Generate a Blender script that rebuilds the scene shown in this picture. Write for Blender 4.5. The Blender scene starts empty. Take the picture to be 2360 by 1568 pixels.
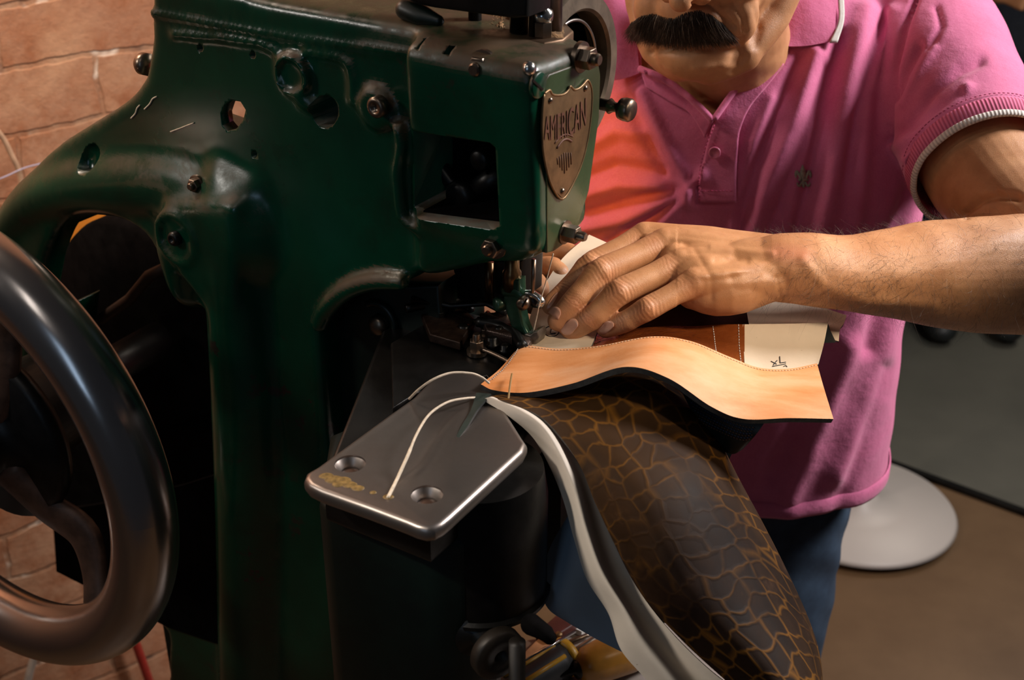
import bpy, bmesh, math, random
import numpy as np
from mathutils import Vector, Matrix
from mathutils.bvhtree import BVHTree

random.seed(7)
RNG = np.random.default_rng(7)
SC = bpy.context.scene
COL = SC.collection

# ------------------------------------------------------------------ camera
W0, H0, FPX = 2360.0, 1568.0, 3000.0
PITCH = math.radians(28)
CAM = np.array([0.0, 0.0, 1.70])
FW = np.array([0, math.cos(PITCH), -math.sin(PITCH)])
RT = np.array([1.0, 0, 0])
UP = np.array([0, math.sin(PITCH), math.cos(PITCH)])
cd = bpy.data.cameras.new('camera')
co = bpy.data.objects.new('camera', cd)
COL.objects.link(co)
co.location = CAM
co.rotation_euler = (math.radians(90) - PITCH, 0, 0)
cd.sensor_width = 36.0
cd.lens = 36.0 * FPX / W0
cd.clip_start = 0.02
cd.dof.use_dof = True
cd.dof.focus_distance = 0.955
cd.dof.aperture_fstop = 10.0
SC.camera = co

# ------------------------------------------------------------------ world, lights, exposure
SC.view_settings.view_transform = 'Standard'
SC.view_settings.look = 'None'
SC.view_settings.gamma = 1.0
SC.view_settings.exposure = 0.0
SC.view_settings.use_curve_mapping = False
wd = bpy.data.worlds.new('world')
SC.world = wd
wd.use_nodes = True
bg = wd.node_tree.nodes['Background']
bg.inputs[0].default_value = (0.75, 0.82, 1.0, 1)
bg.inputs[1].default_value = 0.018


def light(name, kind, loc, target, energy, color, size=0.5, size_y=None, spot=None, blend=0.3):
    l = bpy.data.lights.new(name, kind)
    l.energy = energy
    l.color = color
    if kind == 'AREA':
        l.size = size
        if size_y:
            l.shape = 'RECTANGLE'
            l.size_y = size_y
    else:
        l.shadow_soft_size = size
    if kind == 'SPOT':
        l.spot_size = math.radians(spot)
        l.spot_blend = blend
    o = bpy.data.objects.new(name, l)
    COL.objects.link(o)
    o.location = loc
    d = Vector(target) - Vector(loc)
    o.rotation_euler = d.to_track_quat('-Z', 'Y').to_euler()
    return o


light('ceiling_panel', 'AREA', (1.40, 1.16, 2.14), (0.30, 1.12, 1.2), 38, (1.0, 0.95, 0.94), 0.40)
light('worktable_lamp', 'SPOT', (0.60, 0.50, 1.80), (0.125, 0.90, 1.245), 22, (1.0, 0.81, 0.60), 0.05, spot=25, blend=0.75)
light('lining_fill_spot', 'SPOT', (-0.85, 0.25, 2.20), (0.055, 0.70, 1.14), 50, (1.0, 0.90, 0.78), 0.05, spot=9, blend=0.9)  # added narrow spot to brighten the cream lining, not a lamp of the room
light('machine_lamp', 'SPOT', (-0.03, 0.985, 1.37), (0.030, 1.13, 1.29), 1.5, (1.0, 0.46, 0.02), 0.012, spot=56, blend=0.5)
light('brick_wash', 'AREA', (-0.72, 1.22, 1.98), (-0.75, 1.62, 1.35), 9, (1.0, 0.80, 0.64), 0.2)
light('front_ceiling', 'AREA', (-0.55, 0.05, 2.4), (-0.1, 0.9, 1.2), 0.9, (1.0, 0.94, 0.88), 0.16, 0.4)
light('left_ceiling_lamp', 'AREA', (-1.35, 0.62, 2.0), (-0.19, 0.91, 1.31), 3.6, (1.0, 0.93, 0.86), 0.20)
light('blue_fill_light', 'AREA', (-0.60, -0.50, 1.72), (-0.1, 0.88, 1.3), 0.8, (0.50, 0.72, 1.0), 0.22, 0.6)  # added cool fill beside the camera for blue highlights, not a window
light('room_ceiling', 'AREA', (2.2, 3.2, 2.9), (1.6, 3.2, 0.0), 36, (1.0, 0.90, 0.78), 1.2)

# ------------------------------------------------------------------ projection helpers


def ray(px, py):
    return FW + (px - W0 / 2) / FPX * RT - (py - H0 / 2) / FPX * UP


def P(px, py, d):
    return CAM + d * ray(px, py)


def Z(px, py, z):
    r = ray(px, py)
    return CAM + r * ((z - CAM[2]) / r[2])


def onplane(px, py, p0, n):
    r = ray(px, py)
    return CAM + r * (np.dot(p0 - CAM, n) / np.dot(r, n))


def proj(p):
    q = np.asarray(p) - CAM
    d = q @ FW
    return np.stack([W0 / 2 + FPX * (q @ RT) / d, H0 / 2 - FPX * (q @ UP) / d, d], -1)


TH = math.radians(33)
N = np.array([-math.sin(TH), -math.cos(TH), 0.0])     # out of the machine's side towards the viewer
MU = np.array([math.cos(TH), -math.sin(TH), 0.0])     # along the arm towards the head
UZ = np.array([0, 0, 1.0])
BED = 1.25
PN = Z(1230, 800, BED)
MO = PN + 0.04 * N + 0.03 * MU


def M(px, py, w=0.0):
    return onplane(px, py, MO + w * N, N)


def FP(px, py, u=0.0):
    return onplane(px, py, MO + u * MU, MU)


def nrm(v):
    v = np.asarray(v, float)
    return v / (np.linalg.norm(v) + 1e-12)


def cr(pts, n):
    """Catmull-Rom through points, n samples in all."""
    p = np.asarray(pts, float)
    if len(p) < 3:
        t = np.linspace(0, 1, n)[:, None]
        return p[0] * (1 - t) + p[-1] * t
    q = np.vstack([2 * p[0] - p[1], p, 2 * p[-1] - p[-2]])
    out = []
    for s in np.linspace(0, len(p) - 1, n):
        i = min(int(s), len(p) - 2)
        t = s - i
        a, b, c, d = q[i:i + 4]
        out.append(0.5 * (2 * b + (c - a) * t + (2 * a - 5 * b + 4 * c - d) * t * t + (3 * b - a - 3 * c + d) * t ** 3))
    return np.array(out)


# ------------------------------------------------------------------ materials
MATS = {}


class NT:
    def __init__(s, name):
        s.m = bpy.data.materials.new(name)
        s.m.use_nodes = True
        s.t = s.m.node_tree
        s.b = s.t.nodes['Principled BSDF']
        s.tc = s.t.nodes.new('ShaderNodeTexCoord')

    def node(s, k, **kw):
        n = s.t.nodes.new(k)
        for a, v in kw.items():
            if a.startswith('i_'):
                key = a[2:].replace('_', ' ')
                n.inputs[key].default_value = v
            else:
                setattr(n, a, v)
        return n

    def link(s, a, b):
        s.t.links.new(a, b)

    def noise(s, scale, detail=4, rough=0.6, vec=None, dist=0.0):
        n = s.node('ShaderNodeTexNoise')
        n.inputs['Scale'].default_value = scale
        n.inputs['Detail'].default_value = detail
        n.inputs['Roughness'].default_value = rough
        n.inputs['Distortion'].default_value = dist
        s.link(vec or s.tc.outputs['Object'], n.inputs['Vector'])
        return n.outputs['Fac']

    def mapping(s, scale=(1, 1, 1), rot=(0, 0, 0), loc=(0, 0, 0), vec=None):
        n = s.node('ShaderNodeMapping')
        n.inputs['Scale'].default_value = scale
        n.inputs['Rotation'].default_value = rot
        n.inputs['Location'].default_value = loc
        s.link(vec or s.tc.outputs['Object'], n.inputs['Vector'])
        return n.outputs['Vector']

    def ramp(s, fac, stops):
        n = s.node('ShaderNodeValToRGB')
        cr_ = n.color_ramp
        while len(cr_.elements) < len(stops):
            cr_.elements.new(0.5)
        for e, (p, c) in zip(cr_.elements, stops):
            e.position = p
            e.color = (c, c, c, 1) if isinstance(c, (int, float)) else (*c, 1)
        s.link(fac, n.inputs['Fac'])
        return n.outputs['Color']

    def mix(s, fac, a, b, mode='MIX'):
        n = s.node('ShaderNodeMix', data_type='RGBA', blend_type=mode)
        for sock, v in ((n.inputs[0], fac), (n.inputs[6], a), (n.inputs[7], b)):
            if isinstance(v, (int, float)):
                sock.default_value = v
            elif isinstance(v, tuple):
                sock.default_value = (*v, 1)
            else:
                s.link(v, sock)
        return n.outputs[2]

    def math(s, op, a, b=0.0):
        n = s.node('ShaderNodeMath', operation=op)
        for i, v in enumerate((a, b)):
            if isinstance(v, (int, float)):
                n.inputs[i].default_value = v
            else:
                s.link(v, n.inputs[i])
        return n.outputs[0]

    def attr(s, name):
        n = s.node('ShaderNodeAttribute')
        n.attribute_name = name
        return n

    def bump(s, h, strength=0.3, dist=0.001, prev=None):
        n = s.node('ShaderNodeBump')
        n.inputs['Strength'].default_value = strength
        n.inputs['Distance'].default_value = dist
        s.link(h, n.inputs['Height'])
        if prev:
            s.link(prev, n.inputs['Normal'])
        s.link(n.outputs[0], s.b.inputs['Normal'])
        return n.outputs[0]

    def set(s, color=None, rough=None, metal=None, **kw):
        for key, v in (('Base Color', color), ('Roughness', rough), ('Metallic', metal)):
            if v is None:
                continue
            if isinstance(v, (int, float)):
                s.b.inputs[key].default_value = v
            elif isinstance(v, tuple):
                s.b.inputs[key].default_value = (*v, 1)
            else:
                s.link(v, s.b.inputs[key])
        for k, v in kw.items():
            s.b.inputs[k.replace('_', ' ')].default_value = v
        return s.m


def simple(name, c, rough=0.5, metal=0.0, var=0.25, scale=60, bump=0.1, bd=0.0006, spec=0.5):
    t = NT(name)
    n = t.noise(scale, 5)
    dark = tuple(x * (1 - var) for x in c)
    light_ = tuple(min(1, x * (1 + var)) for x in c)
    col = t.ramp(n, [(0.3, dark), (0.7, light_)])
    t.set(col, rough, metal)
    t.b.inputs['Specular IOR Level'].default_value = spec
    if bump:
        t.bump(n, bump, bd)
    return t.m


def mat_green():
    t = NT('green_enamel')
    base = t.ramp(t.noise(9, 5), [(0.3, (0.0008, 0.027, 0.0135)), (0.7, (0.0018, 0.056, 0.0265))])
    chips = t.ramp(t.noise(26, 6, 0.7), [(0.60, 0.0), (0.64, 1.0)])
    patch = t.ramp(t.noise(5, 2), [(0.45, 0.0), (0.62, 1.0)])
    chipm = t.math('MULTIPLY', chips, patch)
    col = t.mix(chipm, base, (0.03, 0.014, 0.013))
    geo = t.node('ShaderNodeNewGeometry')
    sep = t.node('ShaderNodeSeparateXYZ')
    t.link(geo.outputs['True Normal'], sep.inputs[0])
    upf = t.ramp(sep.outputs['Z'], [(0.35, 0.0), (0.85, 1.0)])
    dn = t.ramp(t.noise(30, 8, 0.75), [(0.36, 0.0), (0.62, 1.0)])
    dust = t.math('MULTIPLY', upf, dn)
    up2 = t.ramp(sep.outputs['Z'], [(0.04, 0.0), (0.26, 1.0)])
    dn2 = t.ramp(t.noise(7, 9, 0.72, dist=0.6), [(0.46, 0.0), (0.60, 0.85)])
    dust = t.math('MAXIMUM', dust, t.math('MULTIPLY', up2, dn2))
    col = t.mix(dust, col, (0.080, 0.038, 0.014))
    grime = t.ramp(t.noise(14, 6, 0.7), [(0.50, 0.0), (0.75, 0.55)])
    col = t.mix(grime, col, (0.012, 0.009, 0.006))
    rgh = t.math('ADD', t.math('MULTIPLY', dust, 0.5), 0.22)
    t.set(col, rgh)
    h = t.math('ADD', t.noise(120, 4), t.math('MULTIPLY', chipm, -0.6))
    t.bump(h, 0.12, 0.0008)
    return t.m


def mat_steel(name, c=(0.30, 0.26, 0.235), rough=0.3, stain=0.35, sc=14):
    t = NT(name)
    n = t.noise(sc, 6, 0.65)
    n2 = t.noise(180, 3)
    col = t.mix(t.ramp(n, [(0.42, 0.0), (0.72, stain)]), c, (0.10, 0.06, 0.035))
    r = t.math('ADD', t.math('MULTIPLY', n, 0.22), rough - 0.08)
    t.set(col, r, 0.95)
    t.bump(n2, 0.06, 0.0003)
    return t.m


def mat_brick():
    t = NT('brick')
    dn = t.node('ShaderNodeTexNoise')
    dn.inputs['Scale'].default_value = 9
    dn.inputs['Detail'].default_value = 4
    t.link(t.tc.outputs['Object'], dn.inputs['Vector'])
    vm = t.node('ShaderNodeVectorMath', operation='SCALE')
    t.link(dn.outputs['Color'], vm.inputs[0])
    vm.inputs['Scale'].default_value = 0.034
    va = t.node('ShaderNodeVectorMath', operation='ADD')
    t.link(t.tc.outputs['Object'], va.inputs[0])
    t.link(vm.outputs[0], va.inputs[1])
    mp = t.mapping((1, 1, 1), (0, 0, 0), (0, 0, 0), va.outputs[0])
    sx = t.node('ShaderNodeSeparateXYZ')
    t.link(mp, sx.inputs[0])
    cx = t.node('ShaderNodeCombineXYZ')
    t.link(sx.outputs['X'], cx.inputs['X'])
    t.link(sx.outputs['Z'], cx.inputs['Y'])
    br = t.node('ShaderNodeTexBrick')
    t.link(cx.outputs[0], br.inputs['Vector'])
    br.inputs['Scale'].default_value = 1.0
    br.inputs['Brick Width'].default_value = 0.24
    br.inputs['Row Height'].default_value = 0.083
    br.inputs['Mortar Size'].default_value = 0.0045
    br.inputs['Mortar Smooth'].default_value = 0.5
    br.inputs['Color1'].default_value = (0.40, 0.185, 0.098, 1)
    br.inputs['Color2'].default_value = (0.48, 0.25, 0.14, 1)
    br.inputs['Mortar'].default_value = (0.40, 0.225, 0.13, 1)
    blot = t.ramp(t.noise(16, 8, 0.75), [(0.42, 0.0), (0.62, 0.9)])
    col = t.mix(blot, br.outputs['Color'], (0.33, 0.115, 0.045))
    pale = t.ramp(t.noise(7, 5, 0.65), [(0.52, 0.0), (0.70, 0.55)])
    col = t.mix(pale, col, (0.60, 0.33, 0.18))
    mw = t.math('MULTIPLY', t.ramp(br.outputs['Fac'], [(0.05, 0.0), (0.5, 1.0)]), t.ramp(t.noise(13, 3), [(0.56, 0.0), (0.63, 1.0)]))
    col = t.mix(mw, col, (0.78, 0.60, 0.46))
    md = t.math('MULTIPLY', t.ramp(br.outputs['Fac'], [(0.3, 0.0), (0.9, 1.0)]), t.ramp(t.noise(20, 3), [(0.36, 0.8), (0.46, 0.0)]))
    col = t.mix(md, col, (0.10, 0.05, 0.035))
    t.set(col, 0.9)
    h = t.math('ADD', t.math('MULTIPLY', br.outputs['Fac'], -0.8), t.math('MULTIPLY', t.noise(40, 6, 0.7), 0.8))
    t.bump(h, 0.6, 0.006)
    return t.m


def mat_skin():
    t = NT('skin')
    red = t.attr('red').outputs['Fac']
    dark = t.attr('dark').outputs['Fac']
    n = t.noise(45, 5, 0.6)
    base = t.ramp(n, [(0.3, (0.44, 0.195, 0.083)), (0.72, (0.61, 0.305, 0.145))])
    col = t.mix(t.math('MULTIPLY', red, 0.42), base, (0.62, 0.20, 0.13))
    col = t.mix(dark, col, (0.15, 0.065, 0.028))
    spots = t.ramp(t.noise(330, 1), [(0.76, 0.0), (0.80, 0.5)])
    col = t.mix(spots, col, (0.25, 0.09, 0.04))
    t.set(col, 0.46)
    t.b.inputs['Subsurface Weight'].default_value = 0.06
    t.b.inputs['Subsurface Radius'].default_value = (0.008, 0.003, 0.0015)
    vo = t.node('ShaderNodeTexVoronoi', feature='DISTANCE_TO_EDGE')
    vo.inputs['Scale'].default_value = 880
    mp = t.mapping((1, 1, 1), (0.3, 0.5, 0.2))
    t.link(mp, vo.inputs['Vector'])
    cell = t.ramp(vo.outputs['Distance'], [(0.0, 0.0), (0.12, 1.0)])
    wr = t.attr('wrinkle').outputs['Fac']
    h = t.math('ADD', t.math('MULTIPLY', cell, 0.45), t.math('MULTIPLY', t.noise(200, 5, 0.7), 1.3))
    b1 = t.bump(h, 0.30, 0.0005)
    t.bump(wr, 0.9, 0.0011, b1)
    return t.m


def mat_shirt():
    t = NT('pink_pique')
    n = t.noise(26, 6, 0.7)
    fine = t.noise(900, 2)
    col = t.ramp(n, [(0.3, (0.50, 0.066, 0.190)), (0.7, (0.60, 0.112, 0.265))])
    col = t.mix(t.math('MULTIPLY', fine, 0.42), col, (0.80, 0.32, 0.48))
    t.set(col, 0.85)
    t.b.inputs['Sheen Weight'].default_value = 0.25
    t.b.inputs['Sheen Tint'].default_value = (1, 0.7, 0.8, 1)
    b = t.bump(fine, 0.35, 0.0006)
    t.bump(t.noise(45, 5), 0.5, 0.003, b)
    return t.m


def mat_rib(name, c, c2):
    t = NT(name)
    wv = t.node('ShaderNodeTexWave', bands_direction='X')
    wv.inputs['Scale'].default_value = 40
    uv = t.node('ShaderNodeUVMap')
    t.link(uv.outputs[0], wv.inputs['Vector'])
    col = t.ramp(wv.outputs['Fac'], [(0.2, c2), (0.6, c)])
    t.set(col, 0.85)
    t.bump(wv.outputs['Fac'], 0.6, 0.0008)
    return t.m


def mat_tan():
    t = NT('tan_leather')
    mp = t.mapping((3, 14, 14), (0, 0, 0.15))
    n = t.noise(3.0, 6, 0.6, mp)
    n2 = t.noise(14, 5, 0.6)
    col = t.ramp(n, [(0.36, (0.62, 0.215, 0.055)), (0.52, (0.72, 0.305, 0.115)), (0.68, (0.78, 0.40, 0.205))])
    col = t.mix(t.ramp(n2, [(0.5, 0.0), (0.7, 0.5)]), col, (0.74, 0.40, 0.21))
    t.set(col, 0.62)
    t.bump(t.noise(420, 3), 0.25, 0.0004)
    return t.m


def mat_croc():
    t = NT('crackled_brown_leather')
    uv = t.node('ShaderNodeUVMap')
    dn = t.node('ShaderNodeTexNoise')
    dn.inputs['Scale'].default_value = 5
    dn.inputs['Detail'].default_value = 3
    t.link(uv.outputs[0], dn.inputs['Vector'])
    va = t.node('ShaderNodeVectorMath', operation='MULTIPLY_ADD')
    t.link(dn.outputs['Color'], va.inputs[0])
    va.inputs[1].default_value = (0.10, 0.10, 0)
    t.link(uv.outputs[0], va.inputs[2])
    mp = t.mapping((10.5, 23, 1), (0, 0, 0.06), (0, 0, 0), va.outputs[0])
    vo = t.node('ShaderNodeTexVoronoi', feature='DISTANCE_TO_EDGE', distance='EUCLIDEAN')
    vo.inputs['Scale'].default_value = 1.0
    vo.inputs['Randomness'].default_value = 0.42
    t.link(mp, vo.inputs['Vector'])
    line = t.ramp(vo.outputs['Distance'], [(0.0, 1.0), (0.10, 0.0)])
    n = t.noise(30, 6, 0.7)
    line = t.math('MULTIPLY', line, t.ramp(t.noise(11, 5), [(0.38, 0.05), (0.64, 1.0)]))
    body = t.ramp(n, [(0.3, (0.008, 0.0036, 0.002)), (0.6, (0.021, 0.009, 0.0042)), (0.75, (0.06, 0.028, 0.013))])
    edge = t.ramp(t.noise(6, 4), [(0.4, 0.0), (0.7, 0.5)])
    body = t.mix(edge, body, (0.10, 0.045, 0.012))
    col = t.mix(line, body, (0.21, 0.085, 0.010))
    t.set(col, t.math('ADD', t.math('MULTIPLY', n, 0.3), 0.52))
    vo.inputs['Randomness'].default_value = 0.50
    h = t.math('ADD', t.ramp(vo.outputs['Distance'], [(0.0, 0.0), (0.16, 1.0)]), t.math('MULTIPLY', t.noise(120, 5, 0.7), 0.35))
    t.bump(h, 0.3, 0.0008)
    t.b.inputs['Specular IOR Level'].default_value = 0.14
    return t.m


def mat_cream(name, c=(0.66, 0.53, 0.39)):
    t = NT(name)
    n = t.noise(16, 6, 0.65)
    col = t.ramp(n, [(0.3, tuple(x * 0.90 for x in c)), (0.7, c)])
    specks = t.ramp(t.noise(260, 2), [(0.74, 0.0), (0.78, 0.6)])
    col = t.mix(specks, col, (0.25, 0.16, 0.10))
    t.set(col, 0.7)
    b = t.bump(t.noise(380, 3), 0.2, 0.0004)
    t.bump(t.noise(14, 3), 0.35, 0.004, b)
    return t.m


def mat_brown():
    t = NT('glossy_brown_leather')
    n = t.noise(22, 5)
    col = t.ramp(n, [(0.3, (0.13, 0.028, 0.007)), (0.7, (0.26, 0.068, 0.014))])
    t.set(col, 0.17)
    mp = t.mapping((60, 60, 230), (0.0, 0.2, 0.3))
    n2 = t.noise(1.6, 4, 0.6, mp, 0.6)
    t.bump(n2, 0.75, 0.0016)
    return t.m


def mat_floor():
    t = NT('stained_concrete')
    n = t.noise(2.2, 7, 0.65)
    col = t.ramp(n, [(0.3, (0.085, 0.045, 0.020)), (0.7, (0.155, 0.092, 0.046))])
    t.set(col, 0.38)
    t.bump(t.noise(30, 4), 0.1, 0.001)
    return t.m


def mat_denim():
    t = NT('denim')
    n = t.noise(30, 6, 0.7)
    w = t.noise(700, 2)
    col = t.ramp(n, [(0.3, (0.010, 0.022, 0.045)), (0.7, (0.028, 0.055, 0.095))])
    t.set(col, 0.8)
    t.bump(w, 0.4, 0.0006)
    return t.m


GREEN = mat_green()
STEEL = mat_steel('worn_steel', rough=0.36)
WHEEL = mat_steel('polished_wheel_steel', (0.46, 0.42, 0.40), 0.20, 0.12, 7)
DARK = simple('oily_iron', (0.012, 0.011, 0.010), 0.38, 0.6, 0.5, 40, 0.4, 0.001)
BLACKM = simple('black_iron_and_shade', (0.0035, 0.003, 0.003), 0.9, 0.0, 0.5, 60, 0.3, spec=0.03)  # matte black for dark iron, also painted in where recesses fall in shade
DKGREEN = simple('dark_green_casting', (0.0012, 0.0065, 0.0042), 0.42, 0.0, 0.5, 25, 0.3, 0.001)
BOLT = mat_steel('bolt_steel', (0.22, 0.17, 0.13), 0.30, 0.6, 60)
CHROME = mat_steel('bright_nickel', (0.65, 0.63, 0.60), 0.14, 0.1)
RUST = simple('rusty_brown_iron', (0.085, 0.045, 0.030), 0.5, 0.35, 0.5, 50, 0.5, 0.001)
DUST = simple('sawdust', (0.27, 0.15, 0.065), 0.95, 0, 0.6, 160, 0.9, 0.003)
BRICK = mat_brick()
SKIN = mat_skin()
SHIRT = mat_shirt()
RIB = mat_rib('pink_ribbing', (0.66, 0.15, 0.27), (0.45, 0.07, 0.15))
WRIB = mat_rib('white_ribbing', (0.72, 0.66, 0.60), (0.50, 0.44, 0.40))
WTIP = simple('white_knit_trim', (0.62, 0.60, 0.56), 0.85, 0, 0.08, 300, 0.3)
TAN = mat_tan()
CROC = mat_croc()
CREAM = mat_cream('cream_leather')
CREAM2 = mat_cream('cream_lining', (0.76, 0.66, 0.55))
BLUEG = mat_cream('cool_shade_lining', (0.24, 0.29, 0.35))
BROWN = mat_brown()
BLACKL = simple('black_leather', (0.010, 0.013, 0.013), 0.5, 0, 0.3, 200, 0.3)
RAW = simple('raw_grey_edge', (0.085, 0.078, 0.070), 0.85, 0, 0.4, 260, 0.6)
FLOOR = mat_floor()
GREYW = simple('grey_wall_paint', (0.060, 0.060, 0.050), 0.75, 0, 0.18, 3, 0.05)
GREYF = simple('grey_floor_coating', (0.075, 0.073, 0.058), 0.55, 0, 0.18, 3, 0.05)
WHITE = simple('white_laminate', (0.44, 0.40, 0.37), 0.45, 0, 0.05, 4, 0.02)
DENIM = mat_denim()
HAIR = simple('dark_hair', (0.022, 0.014, 0.010), 0.45, 0, 0.4, 90, 0.0)
GREYHAIR = simple('grey_hair', (0.32, 0.27, 0.22), 0.45, 0, 0.3, 90, 0.0)
NAIL = simple('fingernail', (0.70, 0.38, 0.27), 0.22, 0, 0.12, 60, 0.08)
THREAD = simple('waxed_thread', (0.66, 0.54, 0.40), 0.6, 0, 0.2, 300, 0.4)
INK = simple('ink', (0.012, 0.011, 0.013), 0.6, 0, 0.2, 90, 0)
BRASS = simple('tarnished_brass', (0.22, 0.135, 0.065), 0.42, 0.75, 0.35, 70, 0.35, 0.0006)
BRASSR = simple('red_brown_lettering', (0.13, 0.045, 0.022), 0.6, 0.2, 0.3, 70, 0.2)
NAVY = simple('navy_fabric', (0.010, 0.014, 0.022), 0.85, 0, 0.3, 60, 0.2)
AMBER = simple('amber_handle', (0.34, 0.15, 0.022), 0.28, 0, 0.45, 30, 0.15)
YEL = simple('yellow_handle_plastic', (0.50, 0.27, 0.02), 0.4, 0, 0.2, 40, 0.1)
BLK = simple('black_handle_rubber', (0.014, 0.015, 0.016), 0.5, 0, 0.3, 90, 0.2)
MAROON = simple('maroon_leather_scrap', (0.075, 0.018, 0.014), 0.5, 0, 0.3, 60, 0.2)
ORANGE = simple('orange_light_paint', (0.75, 0.24, 0.02), 0.5, 0, 0.15, 20, 0.05)
REDC = simple('red_cable_sheath', (0.30, 0.02, 0.012), 0.5, 0, 0.2, 60, 0)
BENCH = simple('worn_pale_benchtop', (0.34, 0.29, 0.26), 0.5, 0, 0.35, 12, 0.2)
PAPER = simple('white_paper', (0.75, 0.74, 0.72), 0.8, 0, 0.05, 30, 0.05)
EMBL = simple('grey_embroidery', (0.33, 0.31, 0.24), 0.8, 0, 0.25, 500, 0.5)

# ------------------------------------------------------------------ mesh builder


def frame(d, ref=None):
    d = nrm(d)
    r = np.array(ref if ref is not None else UZ, float)
    r = r - d * np.dot(r, d)
    if np.linalg.norm(r) < 1e-4:
        r = np.array([1.0, 0, 0]) - d * d[0]
    r = nrm(r)
    return np.cross(r, d), r, d      # side, up, dir


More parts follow.
